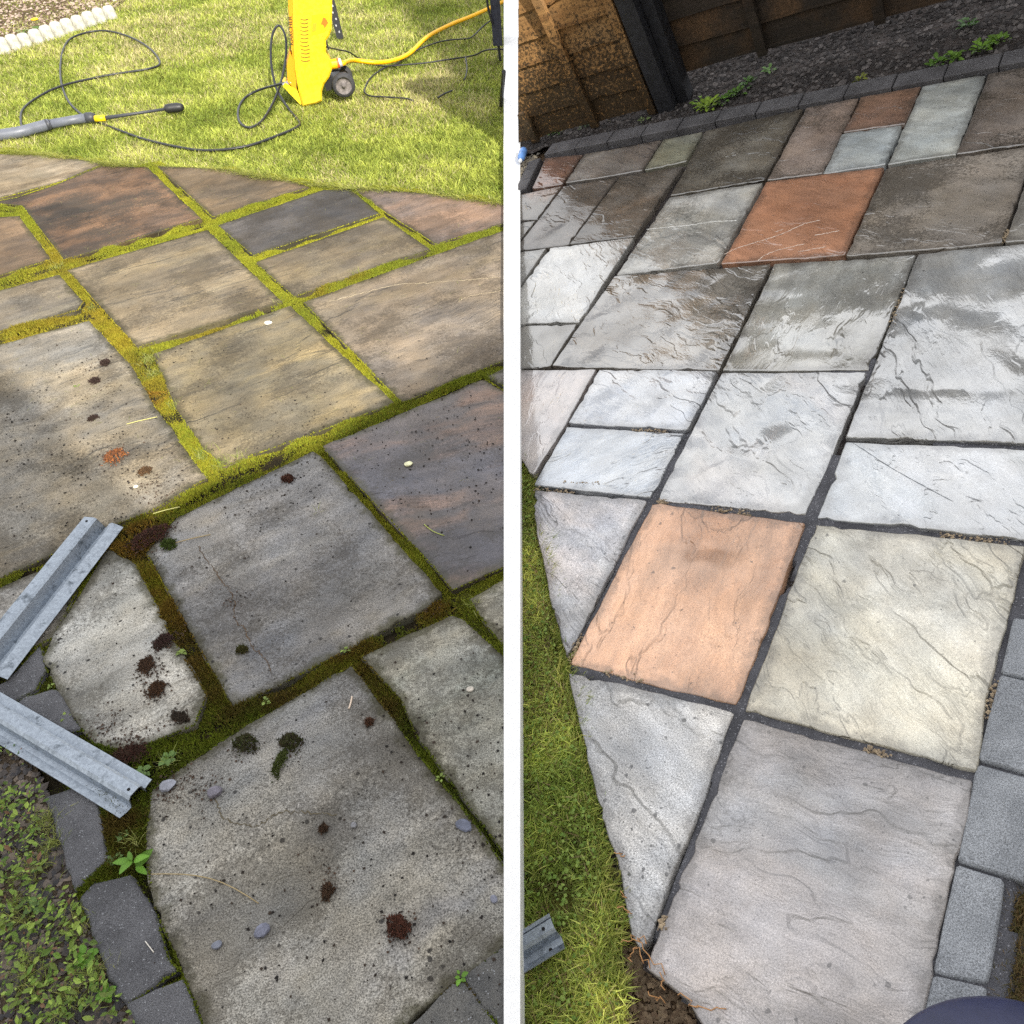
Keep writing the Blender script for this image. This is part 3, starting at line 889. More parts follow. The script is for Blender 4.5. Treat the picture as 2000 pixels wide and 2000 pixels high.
# ---- cracks and the deepest split edges, as thin dark grooves on their slabs
def crack(side, idx, px, w=0.0011, col=(44, 40, 38), wob=0.0025):
    frame = LF if side == 'L' else RF
    o = SLABS[side + 'o'][idx]
    p = smooth_path([frame.at(x, y)[:2].tolist() + [0.0] for x, y in px], 14)
    p[:, :2] += rng.normal(0, wob, (len(p), 2)) * np.linspace(1, 1, len(p))[:, None]
    zs = np.array([v.co[:] for v in o.data.vertices])
    for i in range(len(p)):
        d = ((zs[:, :2] - p[i, :2]) ** 2).sum(1)
        k = np.argsort(d)[:4]
        p[i, 2] = zs[k, 2].max() + 0.0007
    t = np.gradient(p[:, :2], axis=0)
    t /= np.linalg.norm(t, axis=1)[:, None] + 1e-9
    ww = w * rng.uniform(0.35, 1.3, len(p))
    ww[0] = ww[-1] = w * 0.15
    n = np.stack([-t[:, 1], t[:, 0]], 1) * ww[:, None]
    v = []
    for i in range(len(p)):
        v += [(p[i, 0] - n[i, 0], p[i, 1] - n[i, 1], p[i, 2]), (p[i, 0] + n[i, 0], p[i, 1] + n[i, 1], p[i, 2])]
    key = 'crack_dirt_%d_%d_%d' % col
    mat = bpy.data.materials.get(key) or plain(key, srgb(*col), 0.9)
    MB().add(v, [(2 * i, 2 * i + 2, 2 * i + 3, 2 * i + 1) for i in range(len(p) - 1)]).build('crack', mat, o)
crack('L', 12, [(385, 1066), (430, 1130), (455, 1165), (460, 1215), (478, 1225), (490, 1260), (512, 1280), (530, 1312)], 0.0016, (86, 70, 54))
crack('L', 17, [(420, 1560), (440, 1600), (500, 1612), (540, 1590), (600, 1586), (660, 1592)], 0.0014, (92, 84, 66))
crack('L', 9, [(640, 590), (720, 570), (780, 556), (850, 553), (983, 541)], 0.0016, (196, 180, 150))
crack('L', 9, [(895, 590), (920, 578), (983, 568)], 0.0013, (186, 170, 140))
crack('R', 27, [(1664, 864), (1760, 925), (1862, 980)], 0.0010, (120, 124, 128), 0.0004)
for vein in ([(1415, 498), (1440, 486), (1490, 470), (1530, 456), (1570, 438), (1602, 430)], [(1478, 512), (1500, 496), (1540, 484), (1572, 476)], [(1512, 454), (1530, 448)], [(1590, 460), (1640, 450)], [(1560, 492), (1612, 482)]):
    crack('R', 14, vein, 0.0016, (226, 206, 190), 0.0012)
for vein in ([(1262, 447), (1300, 444), (1340, 441), (1390, 434), (1440, 432)],):
    crack('R', 13, vein, 0.0020, (232, 230, 224), 0.0012)


# ================================================================== GROWTH (what nobody could count)
def project(p):
    d = (np.asarray(p) - EYE) @ C2W              # world -> camera axes
    return 1000 + FPX * d[:, 0] / d[:, 2], 1000 + FPX * d[:, 1] / d[:, 2]

def lerp(a, b, t):
    return np.asarray(a) * (1 - t[:, None]) + np.asarray(b) * t[:, None]

def pyramids(x, y, z, r, h, lean=0.5):
    n = len(x)
    a = rng.uniform(0, 6.28, n)
    v = np.zeros((n, 5, 3))
    for i in range(4):
        v[:, i, 0] = x + np.cos(a + i * 1.5708) * r
        v[:, i, 1] = y + np.sin(a + i * 1.5708) * r
        v[:, i, 2] = z
    v[:, 4, 0] = x + rng.normal(0, 1, n) * h * lean
    v[:, 4, 1] = y + rng.normal(0, 1, n) * h * lean
    v[:, 4, 2] = z + h
    b = (np.arange(n) * 5)[:, None, None]
    f = np.array([(0, 1, 4), (1, 2, 4), (2, 3, 4), (3, 0, 4)])[None] + b
    return v.reshape(-1, 3), f.reshape(-1, 3)

def lumps(x, y, z, r, flatten=0.6):
    n = len(x)
    d = np.array([(1, 0, 0), (0, 1, 0), (-1, 0, 0), (0, -1, 0), (0, 0, 1), (0, 0, -1)], float)
    a = rng.uniform(0, 6.28, n)
    s = rng.uniform(0.55, 1.35, (n, 6, 1)) * d[None]
    c, sn = np.cos(a)[:, None], np.sin(a)[:, None]
    v = np.stack([s[..., 0] * c - s[..., 1] * sn, s[..., 0] * sn + s[..., 1] * c, s[..., 2] * flatten], -1) * r[:, None, None]
    v += np.stack([x, y, z], -1)[:, None]
    f = np.array([(0, 1, 4), (1, 2, 4), (2, 3, 4), (3, 0, 4), (1, 0, 5), (2, 1, 5), (3, 2, 5), (0, 3, 5)])[None] + (np.arange(n) * 6)[:, None, None]
    return v.reshape(-1, 3), f.reshape(-1, 3)

def blades(x, y, z, h, w, lean, curl=0.5, ang=None):
    n = len(x)
    a = rng.uniform(0, 6.28, n) if ang is None else ang
    t = rng.uniform(0, 6.28, n)
    lx, ly = np.cos(a) * lean * h, np.sin(a) * lean * h
    wx, wy = np.cos(t) * w / 2, np.sin(t) * w / 2
    v = np.zeros((n, 5, 3))
    hz = h * np.sqrt(np.clip(1 - (lean * 0.85) ** 2, 0.08, 1))
    for i, (s, k, lz) in enumerate(((-1, 0, 0), (1, 0, 0), (-0.8, 0.5, 0.58), (0.8, 0.5, 0.58))):
        v[:, i, 0] = x + s * wx + lx * k * 0.75
        v[:, i, 1] = y + s * wy + ly * k * 0.75
        v[:, i, 2] = z + hz * lz
    v[:, 4, 0], v[:, 4, 1], v[:, 4, 2] = x + lx, y + ly, z + hz * (1 - curl * 0.35 * lean)
    f = np.array([(0, 1, 3), (0, 3, 2), (2, 3, 4)])[None] + (np.arange(n) * 5)[:, None, None]
    return v.reshape(-1, 3), f.reshape(-1, 3)

def near(px, py, spots):
    w = np.zeros(len(px))
    for x, y, r in spots:
        w = np.maximum(w, np.exp(-((px - x) ** 2 + (py - y) ** 2) / (r * r)))
    return w

# ---- moss in the joints of the old paving
def moss():
    polys = SLABS['L']
    segs = []
    for p in polys:
        for a, b in zip(p, np.roll(p, -1, 0)):
            segs.append((a, b))
    A = np.array([s[0] for s in segs])
    B = np.array([s[1] for s in segs])
    L = np.linalg.norm(B - A, axis=1)
    n = 330000
    k = rng.choice(len(segs), n, p=L / L.sum())
    t = rng.uniform(-0.02, 1.02, n)
    e = (B - A)[k] / L[k][:, None]
    out = np.stack([e[:, 1], -e[:, 0]], 1)
    off = rng.uniform(-0.004, 0.040, n)
    q = A[k] + (B - A)[k] * t[:, None] + out * off[:, None]
    q = np.concatenate([q, sample_poly(pl_poly, 420000)])
    n = len(q)
    ok = np.ones(n, bool)
    over = np.zeros(n, bool)
    ragged = np.abs(rng.normal(0, 0.0022, n))
    for p in polys:
        i = in_poly(q, p)
        if i.any():
            idx = np.where(i)[0]
            ok[idx[poly_dist(q[idx], p) > ragged[idx]]] = False
            over[idx] = True
    ok &= in_poly(q, pl_poly)
    q, over = q[ok], over[ok]
    px, py = project(np.column_stack([q, np.zeros(len(q))]))
    ok = (px > -60) & (px < 1010) & (py > 290) & (py < 2110)
    bare = near(px, py, [(520, 604, 26), (490, 612, 20), (760, 1240, 30), (800, 1215, 30), (60, 1125, 45), (110, 1105, 40), (840, 1960, 45), (800, 1990, 40)])
    bed = in_poly(q, bp)
    w0 = Wave(30, 5)(q[:, 0], q[:, 1])
    ok &= (rng.random(len(q)) > bare * 1.1) & ~bed & (w0 + rng.normal(0, 0.5, len(q)) > -1.05)
    q, px, py, w0, over = q[ok], px[ok], py[ok], w0[ok], over[ok]
    n = len(q)
    w1, w2 = Wave(14, 6)(q[:, 0], q[:, 1]), Wave(55, 7)(q[:, 0], q[:, 1])
    rust = near(px, py, [(90, 615, 90), (180, 600, 50), (225, 660, 50), (40, 650, 60), (280, 740, 55), (330, 1190, 75), (380, 1280, 80), (430, 1350, 60), (560, 1325, 75), (660, 1265, 50), (715, 1300, 55), (740, 1370, 45), (420, 655, 45), (390, 670, 35), (625, 555, 32), (690, 530, 25), (255, 1050, 60), (220, 1640, 55), (240, 1600, 40), (130, 500, 55), (840, 1190, 40), (900, 1960, 60)])
    dark = np.clip((py - 900) / 500, 0, 1)  # near moss coloured darker, standing in for the shade it lies in
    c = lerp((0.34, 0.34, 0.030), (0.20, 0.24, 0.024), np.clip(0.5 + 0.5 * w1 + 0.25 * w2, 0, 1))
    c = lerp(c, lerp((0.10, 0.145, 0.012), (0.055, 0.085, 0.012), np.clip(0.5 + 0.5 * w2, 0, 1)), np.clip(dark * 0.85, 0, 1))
    rm = np.clip(rust * (1.05 + 0.5 * w2) + rng.normal(0, 0.22, n), 0, 1)
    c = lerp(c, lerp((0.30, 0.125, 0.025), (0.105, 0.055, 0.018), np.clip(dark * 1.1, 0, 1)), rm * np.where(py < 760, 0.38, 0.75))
    c = lerp(c, (0.05, 0.042, 0.02), np.clip(rng.normal(-0.25, 0.5, n) - 0.5 * w0, 0, 1))
    c *= rng.uniform(0.65, 1.5, n)[:, None]
    h = rng.uniform(0.004, 0.010, n) * (1 + 0.35 * w0 + 0.5 * rm)
    r = rng.uniform(0.0014, 0.0030, n)
    z = np.where(over, -0.001, -0.014 + 0.011 * np.clip(w0 + 0.6 * w1 + 0.5 * w2, -1, 1.3))
    h = np.where(over, h * 0.6, h)
    v, f = pyramids(q[:, 0], q[:, 1], z, r, np.clip(h, 0.002, 0.02), 0.45)
    tag(fast_mesh('joint_moss', v, f, M['moss'], LF, np.repeat(c, 5, 0)), 'yellow green and rusty moss filling the joints of the old paving', 'moss', kind='stuff')
moss()

# ---- sunny lawn
def lawn_left():
    n = 250000
    px = np.array([LF.at(x, y)[:2] for x, y in [(-80, 286), (20, 291), (100, 296), (200, 311), (300, 320), (380, 326), (450, 330), (560, 347), (680, 363), (800, 369), (900, 381), (990, 396), (990, -90), (-80, -90)]])
    poly = ccw(px)
    lo, hi = poly.min(0), poly.max(0)
    y = 1 / rng.uniform(1 / hi[1], 1 / lo[1], n * 3)
    x = rng.uniform(lo[0], hi[0], n * 3)
    q = np.stack([x, y], 1)
    q = q[in_poly(q, poly)][:n]
    # ragged fringe over the slab edge
    n = len(q)
    d = poly_dist(q, poly)
    w1, w2, w3 = Wave(2.2, 21)(q[:, 0], q[:, 1]), Wave(9, 22)(q[:, 0], q[:, 1]), Wave(30, 23)(q[:, 0], q[:, 1])
    px_, py_ = project(np.column_stack([q, np.zeros(n)]))
    straw = np.clip(near(px_, py_, [(700, 230, 45), (745, 215, 40), (440, 80, 30), (460, 60, 30), (820, 190, 70), (640, 330, 40), (260, 90, 35), (930, 200, 40), (860, 150, 50), (330, 60, 60)]) * 0.55 + 0.22 * w2 + 0.14 + 0.15 * w1, 0, 0.75)
    green = lerp((0.27, 0.35, 0.050), (0.56, 0.60, 0.13), np.clip(0.5 + 0.26 * w2 + 0.22 * w3 + rng.normal(0, 0.28, n), 0, 1))
    dry = lerp((0.50, 0.46, 0.20), (0.66, 0.58, 0.32), rng.random(n))
    c = np.where((rng.random(n) < straw)[:, None], dry, green)
    c *= (0.35 + 1.0 * rng.random(n) ** 0.8)[:, None] * np.clip(1 + 0.10 * w3 + 0.04 * w2, 0.6, 1.4)[:, None]
    h = rng.uniform(0.016, 0.056, n) * (1 + 0.18 * w2)
    w = rng.uniform(0.0024, 0.0050, n) * (0.6 + q[:, 1] / 8)
    v, f = blades(q[:, 0], q[:, 1], np.full(n, -0.026), h, w, rng.uniform(0.4, 1.05, n))
    tag(fast_mesh('lawn_grass', v, f, M['blades'], LF, np.repeat(c, 5, 0)), 'sunlit mown lawn grass with straw coloured patches', 'grass', kind='stuff')
lawn_left()
def fringe(frame, px, n, out, name, label, z0, hmax, c0, c1):
    p = np.array([frame.at(x, y)[:2] for x, y in px])
    L = np.linalg.norm(np.diff(p, axis=0), axis=1)
    k = rng.choice(len(L), n, p=L / L.sum())
    t = rng.random((n, 1))
    q = p[k] * (1 - t) + p[k + 1] * t
    e = np.diff(p, axis=0)[k] / L[k][:, None]
    nv = np.stack([e[:, 1], -e[:, 0]], 1)
    o = frame.at(*out)[:2]
    nv *= np.sign(((o - q) * nv).sum(1))[:, None]
    w = Wave(14, 91)(q[:, 0], q[:, 1])
    q = q + nv * (rng.normal(0, 0.012, n) + 0.012 * w)[:, None]
    ang = np.arctan2(nv[:, 1], nv[:, 0]) + rng.normal(0, 0.9, n)
    v, f = blades(q[:, 0], q[:, 1], np.full(n, z0), rng.uniform(0.02, hmax, n) * np.clip(1 + 0.4 * w, 0.4, 1.6), rng.uniform(0.0018, 0.0042, n), rng.uniform(0.7, 1.1, n), ang=ang)
    tag(fast_mesh(name, v, f, M['blades'], frame, np.repeat(lerp(c0, c1, rng.random(n)) * rng.uniform(0.6, 1.25, n)[:, None], 5, 0)), label, 'grass', kind='stuff')
fringe(LF, [(-60, 291), (20, 296), (100, 301), (200, 316), (300, 324), (380, 328), (450, 332), (560, 350), (680, 366), (800, 373), (900, 385), (990, 398)], 7000, (500, 600), 'lawn_fringe', 'grass blades flopping over the far edge of the mossy slabs', -0.016, 0.075, (0.27, 0.34, 0.05), (0.60, 0.58, 0.18))

# ---- shaded lawn beside the clean paving
LAWN_R = [(985, 892), (1016, 903), (1034, 938), (1041, 962), (1038, 1005), (1048, 1062), (1073, 1190), (1088, 1262), (1092, 1310), (1118, 1400), (1138, 1480), (1160, 1590), (1172, 1680), (1180, 1750), (1196, 1815), (1172, 1865), (1164, 1905), (1210, 1930), (1222, 2110), (985, 2110)]
def lawn_right():
    poly = flat(RF, LAWN_R, -0.02)
    n = 30000
    q = sample_poly(poly, n)
    q = q + rng.normal(0, 0.009, q.shape)
    w2, w3 = Wave(11, 32)(q[:, 0], q[:, 1]), Wave(34, 33)(q[:, 0], q[:, 1])
    green = lerp((0.32, 0.44, 0.07), (0.78, 0.80, 0.20), np.clip(0.45 + 0.3 * w2 + 0.25 * w3 + rng.normal(0, 0.25, n), 0, 1))
    dry = lerp((0.50, 0.43, 0.20), (0.36, 0.24, 0.12), rng.random(n))
    c = np.where((rng.random(n) < 0.16 + 0.09 * w2)[:, None], dry, green) * (0.4 + 0.95 * rng.random(n))[:, None] * np.clip(1 + 0.25 * w3, 0.5, 1.5)[:, None]
    keep = w3 + rng.normal(0, 0.4, n) > -0.95
    q, c, w3 = q[keep], c[keep], w3[keep]
    n = len(q)
    v, f = blades(q[:, 0], q[:, 1], np.full(n, -0.035), rng.uniform(0.014, 0.058, n), rng.uniform(0.0022, 0.0046, n), rng.uniform(0.7, 1.14, n))
    tag(fast_mesh('verge_grass', v, f, M['blades'], RF, np.repeat(c, 5, 0)), 'green grass verge along the cut edge of the clean paving', 'grass', kind='stuff')
    mat = flat(RF, [(max(x, 984), y) for x, y in LAWN_R], -0.04)
    tag(MB().add([(x, y, -0.040) for x, y in mat], [tuple(range(len(mat)))]).build('verge_turf', M['turf'], frame=RF), 'matted green brown turf under the verge grass', 'turf', kind='structure')
    fringe(RF, LAWN_R[1:18], 3600, (1500, 1300), 'verge_fringe', 'grass blades leaning over the cut edge of the clean slabs', -0.03, 0.055, (0.22, 0.34, 0.05), (0.62, 0.60, 0.16))
    # clover-like round leaves between the blades
    m = 1500
    q = sample_poly(poly, m)
    v, f = lumps(q[:, 0], q[:, 1], rng.uniform(-0.022, -0.004, m), rng.uniform(0.003, 0.006, m), 0.18)
    tag(fast_mesh('verge_clover', v, f, M['leaf'], RF, np.repeat(lerp((0.16, 0.28, 0.04), (0.36, 0.48, 0.10), rng.random(m)), 6, 0)), 'small round clover leaves among the verge grass', 'clover', kind='stuff')
lawn_right()

# ---- brown crumbs and roots where the turf was cut away
def cut_edge():
    poly = flat(RF, [(1150, 1480), (1180, 1600), (1216, 1700), (1234, 1822), (1258, 1870), (1270, 1905), (1350, 1962), (1400, 2110), (1200, 2110), (1150, 1900), (1150, 1600)], -0.03)
    n = 2600
    q = sample_poly(poly, n)
    c = lerp((0.10, 0.065, 0.04), (0.19, 0.14, 0.09), rng.random(n)) * rng.uniform(0.6, 1.3, n)[:, None]
    v, f = lumps(q[:, 0], q[:, 1], np.full(n, -0.038), rng.uniform(0.002, 0.008, n), 0.7)
    tag(fast_mesh('turf_crumbs', v, f, M['chips'], RF, np.repeat(c, 6, 0)), 'crumbs of brown earth along the cut turf', 'soil', kind='stuff')
    m = MB()
    for a, b in [((1236, 1835), (1300, 1905)), ((1240, 1830), (1215, 1842)), ((1244, 1850), (1236, 1880)), ((1290, 1900), (1300, 1935)), ((1325, 1945), (1365, 1968)), ((1245, 1832), (1262, 1842)), ((1210, 1770), (1235, 1785)), ((1212, 1740), (1222, 1752)), ((1200, 1665), (1222, 1672)), ((1240, 1855), (1270, 1892)), ((1268, 1938), (1300, 1960)), ((1350, 1965), (1420, 1972))]:
        p = np.linspace(RF.at(*a), RF.at(*b), 7)
        p[1:-1] += rng.normal(0, 0.004, (5, 3))
        p[:, 2] = np.abs(rng.normal(0.002, 0.004, 7))
        m.tube(p, 0.0011, 5)
    tag(m.build('roots', plain('pale_root', srgb(188, 140, 92), 0.8), frame=RF, smooth=True), 'thin pale roots hanging over the cut turf edge', 'roots', kind='stuff')
cut_edge()

# ---- weeds and chips in the planting bed
def bed_cover():
    n = 1500
    q = sample_poly(bp, n)
    c = lerp((0.05, 0.048, 0.052), (0.20, 0.16, 0.13), rng.random(n) ** 2)
    v, f = lumps(q[:, 0], q[:, 1], np.full(n, -0.010), rng.uniform(0.003, 0.013, n), 0.35)
    tag(fast_mesh('slate_chips', v, f, M['chips'], LF, np.repeat(c, 6, 0)), 'dark slate chips strewn over the planting bed', 'chips', kind='stuff')
    n = 2500
    q = sample_poly(bp, n)
    w = Wave(26, 41)(q[:, 0], q[:, 1])
    px, py = project(np.column_stack([q, np.zeros(n)]))
    keep = w + rng.normal(0, 0.3, n) + 0.5 * near(px, py, [(120, 1760, 70), (60, 1650, 60), (130, 1870, 60), (40, 1560, 60)]) > 0.15
    q = q[keep]
    n = len(q)
    h = rng.uniform(0.002, 0.024, n)
    r = 0.003 + 0.008 * rng.random(n) ** 2
    a = rng.uniform(0, 6.28, n)
    # pointed oval leaflet
    u = np.array([(-1, 0, 0), (-0.1, 0.5, 0.12), (0.5, 0.38, 0.1), (1, 0, -0.1), (0.5, -0.38, 0.1), (-0.1, -0.5, 0.12), (0.1, 0, -0.05)])
    ti = rng.uniform(-0.6, 0.6, (n, 2))
    v = np.zeros((n, 7, 3))
    X, Y, Z = u[:, 0] * r[:, None], u[:, 1] * r[:, None], u[:, 2] * r[:, None]
    v[..., 0] = q[:, :1] + X * np.cos(a)[:, None] - Y * np.sin(a)[:, None]
    v[..., 1] = q[:, 1:] + X * np.sin(a)[:, None] + Y * np.cos(a)[:, None]
    v[..., 2] = h[:, None] + Z + X * ti[:, :1] + Y * ti[:, 1:]
    f = np.array([(6, i, (i + 1) % 6) for i in range(6)])[:, ::-1][None] + (np.arange(n) * 7)[:, None, None]
    c = lerp((0.12, 0.22, 0.03), (0.36, 0.48, 0.09), rng.random(n)) * rng.uniform(0.5, 1.4, n)[:, None]
    c[rng.random(n) < 0.08] = (0.24, 0.13, 0.07)
    tag(fast_mesh('ground_cover', v.reshape(-1, 3), f.reshape(-1, 3), M['leaf'], LF, np.repeat(c, 7, 0)), 'low green creeping weeds covering the planting bed', 'weeds', kind='stuff')
bed_cover()

# ---- grass tufts rooted in the mossy joints and the planting bed
def tufts():
    X, Y, C = [], [], []
    for x, y, r, k in [(292, 700, 16, 90), (300, 730, 14, 60), (340, 790, 12, 60), (395, 890, 18, 110), (430, 905, 16, 80), (470, 890, 10, 40), (695, 535, 10, 40), (110, 520, 10, 40), (640, 565, 10, 30), (330, 1490, 12, 40), (90, 1600, 24, 110), (110, 1640, 20, 80), (60, 1700, 30, 120), (180, 1900, 30, 110), (60, 1900, 40, 160), (130, 1960, 30, 110), (40, 1780, 30, 110), (150, 1800, 24, 70), (260, 1640, 12, 30), (545, 590, 10, 40), (180, 600, 12, 40), (920, 1180, 12, 30), (960, 740, 10, 30), (620, 1000, 3, 6)]:
        p = LF.at(x, y)
        s = np.linalg.norm(LF.at(x + r, y)[:2] - p[:2])
        X.append(p[0] + rng.normal(0, s * 0.6, k))
        Y.append(p[1] + rng.normal(0, s * 0.6, k))
        C.append(lerp((0.20, 0.28, 0.04), (0.48, 0.48, 0.16), rng.random(k)))
    X, Y, C = np.concatenate(X), np.concatenate(Y), np.concatenate(C)
    n = len(X)
    v, f = blades(X, Y, np.full(n, -0.008), rng.uniform(0.015, 0.05, n), rng.uniform(0.0010, 0.0022, n), rng.uniform(0.5, 1.1, n))
    tag(fast_mesh('grass_tufts', v, f, M['blades'], LF, np.repeat(C, 5, 0)), 'loose grass tufts rooted in the mossy joints', 'grass', kind='stuff')
tufts()

# ---- dark crumbs scattered over the old slabs
def crumbs():
    n = 15000
    poly = flat(LF, [(10, 640), (1000, 700), (1000, 2100), (300, 2100), (290, 1700), (10, 1300)])
    q = sample_poly(poly, n)
    ins = np.zeros(n, bool)
    for p in SLABS['L']:
        ins |= in_poly(q, inset(p, 0.004))
    w = Wave(7, 51)(q[:, 0], q[:, 1])
    q = q[ins & (w + rng.normal(0, 0.7, n) > 0.1)]
    n = len(q)
    r = 0.0006 + rng.random(n) ** 5 * 0.0042
    c = lerp((0.012, 0.011, 0.011), (0.05, 0.035, 0.025), rng.random(n) ** 2)
    v, f = lumps(q[:, 0], q[:, 1], np.full(n, 0.002), r, 0.6)
    tag(fast_mesh('debris_crumbs', v, f, M['chips'], LF, np.repeat(c, 6, 0)), 'fine dark crumbs of moss and soil lying on the old slabs', 'debris', kind='stuff')
    # smears of soil: dense runs of crumbs on the broken slab and down the left slab
    X, Y, Z = [], [], []
    for x, y, r, k in [(292, 1310, 26, 420), (306, 1350, 22, 340), (330, 1250, 26, 300), (350, 1400, 20, 200), (210, 1420, 40, 300), (260, 1450, 30, 300), (170, 720, 26, 90), (200, 760, 24, 90), (225, 880, 26, 200), (290, 950, 32, 260), (320, 980, 26, 220), (340, 1540, 40, 300), (400, 1545, 30, 160), (640, 1720, 40, 120), (780, 1810, 30, 160), (570, 1460, 26, 120), (480, 1460, 28, 100), (300, 1060, 40, 300), (450, 1180, 40, 120), (830, 1190, 30, 160)]:
        p = LF.at(x, y)
        sc_ = np.linalg.norm(LF.at(x + r, y)[:2] - p[:2])
        X.append(p[0] + rng.normal(0, sc_ * 0.6, k))
        Y.append(p[1] + rng.normal(0, sc_ * 0.6, k))
    X, Y = np.concatenate(X), np.concatenate(Y)
    n = len(X)
    v, f = lumps(X, Y, np.full(n, 0.0015), 0.0006 + 0.0032 * rng.random(n) ** 3, 0.5)
    tag(fast_mesh('soil_smears', v, f, M['chips'], LF, np.repeat(lerp((0.022, 0.017, 0.014), (0.085, 0.05, 0.032), rng.random(n)), 6, 0)), 'smears of dark crumbled soil on the broken slab and its neighbours', 'soil', kind='stuff')
    # grass clippings
    n = 420
    poly = flat(LF, [(20, 320), (1000, 400), (1000, 1000), (400, 900), (20, 900)])
    q = sample_poly(poly, n)
    v, f = blades(q[:, 0], q[:, 1], np.full(n, 0.002), rng.uniform(0.012, 0.05, n), rng.uniform(0.0008, 0.0016, n), np.full(n, 0.99))
    v[:, 2] = np.minimum(v[:, 2], 0.006)
    c = lerp((0.45, 0.42, 0.20), (0.22, 0.27, 0.06), rng.random(n))
    tag(fast_mesh('grass_clippings', v, f, M['blades'], LF, np.repeat(c, 5, 0)), 'cut grass clippings lying over the mossy slabs', 'clippings', kind='stuff')
crumbs()

# ---- soil crumbs and gravel by the fence
def fence_bed_cover():
    n = 5200
    q = sample_poly(bq, n)
    c = lerp((0.03, 0.027, 0.027), (0.14, 0.125, 0.12), rng.random(n) ** 2)
    v, f = lumps(q[:, 0], q[:, 1], np.full(n, -0.004), rng.uniform(0.003, 0.016, n), 0.7)
    tag(fast_mesh('soil_clods', v, f, M['chips'], RF, np.repeat(c, 6, 0)), 'dark clods of soil in the bed below the fence', 'soil', kind='stuff')
    g = flat(RF, [(990, 312), (1052, 300), (1038, 340), (1014, 372), (990, 380)])
    n = 420
    q = sample_poly(g, n)
    c = lerp((0.42, 0.36, 0.26), (0.12, 0.11, 0.10), rng.random(n))
    v, f = lumps(q[:, 0], q[:, 1], np.full(n, 0.0), rng.uniform(0.006, 0.013, n), 0.7)
    tag(fast_mesh('corner_gravel', v, f, M['chips'], RF, np.repeat(c, 6, 0)), 'pale gravel in the corner beyond the edging blocks', 'gravel', kind='stuff')
    g = flat(RF, [(1968, 1730), (2010, 1740), (1985, 2100), (1935, 2100), (1932, 1930)])
    n = 1500
    q = sample_poly(g, n)
    v, f = blades(q[:, 0], q[:, 1], np.full(n, -0.03), rng.uniform(0.015, 0.04, n), rng.uniform(0.0015, 0.003, n), rng.uniform(0.6, 1.0, n))
    tag(fast_mesh('dry_grass', v, f, M['blades'], RF, np.repeat(lerp((0.22, 0.14, 0.06), (0.10, 0.10, 0.03), rng.random(n)), 5, 0)), 'brown withered grass outside the charcoal block edging', 'grass', kind='stuff')
fence_bed_cover()
def sand_crumbs():
    runs = [((1768, 556), (1738, 640)), ((1286, 978), (1300, 980)), ((1392, 992), (1470, 1004)), ((1836, 1043), (1966, 1058)), ((1690, 1462), (1730, 1474)), ((1962, 470), (1968, 450)), ((1255, 1330), (1180, 1312)), ((1300, 1790), (1290, 1815)), ((1180, 945), (1100, 940)), ((1040, 952), (1120, 962)), ((1230, 838), (1300, 842)), ((1110, 1290), (1135, 1240)), ((1945, 1330), (1930, 1400))]
    P = []
    for a, b in runs:
        k = 70
        t = rng.random((k, 1))
        p = np.array([RF.at(*a)[:2]]) * (1 - t) + np.array([RF.at(*b)[:2]]) * t
        P.append(p + rng.normal(0, 0.004, p.shape))
    q = np.concatenate(P)
    n = len(q)
    v, f = lumps(q[:, 0], q[:, 1], rng.uniform(-0.008, 0.002, n), rng.uniform(0.0012, 0.0045, n), 0.7)
    tag(fast_mesh('sand_crumbs', v, f, M['chips'], RF, np.repeat(lerp((0.46, 0.36, 0.24), (0.22, 0.17, 0.12), rng.random(n)), 6, 0)), 'tan crumbs of old mortar lying in the clean joints', 'mortar', kind='stuff')
sand_crumbs()

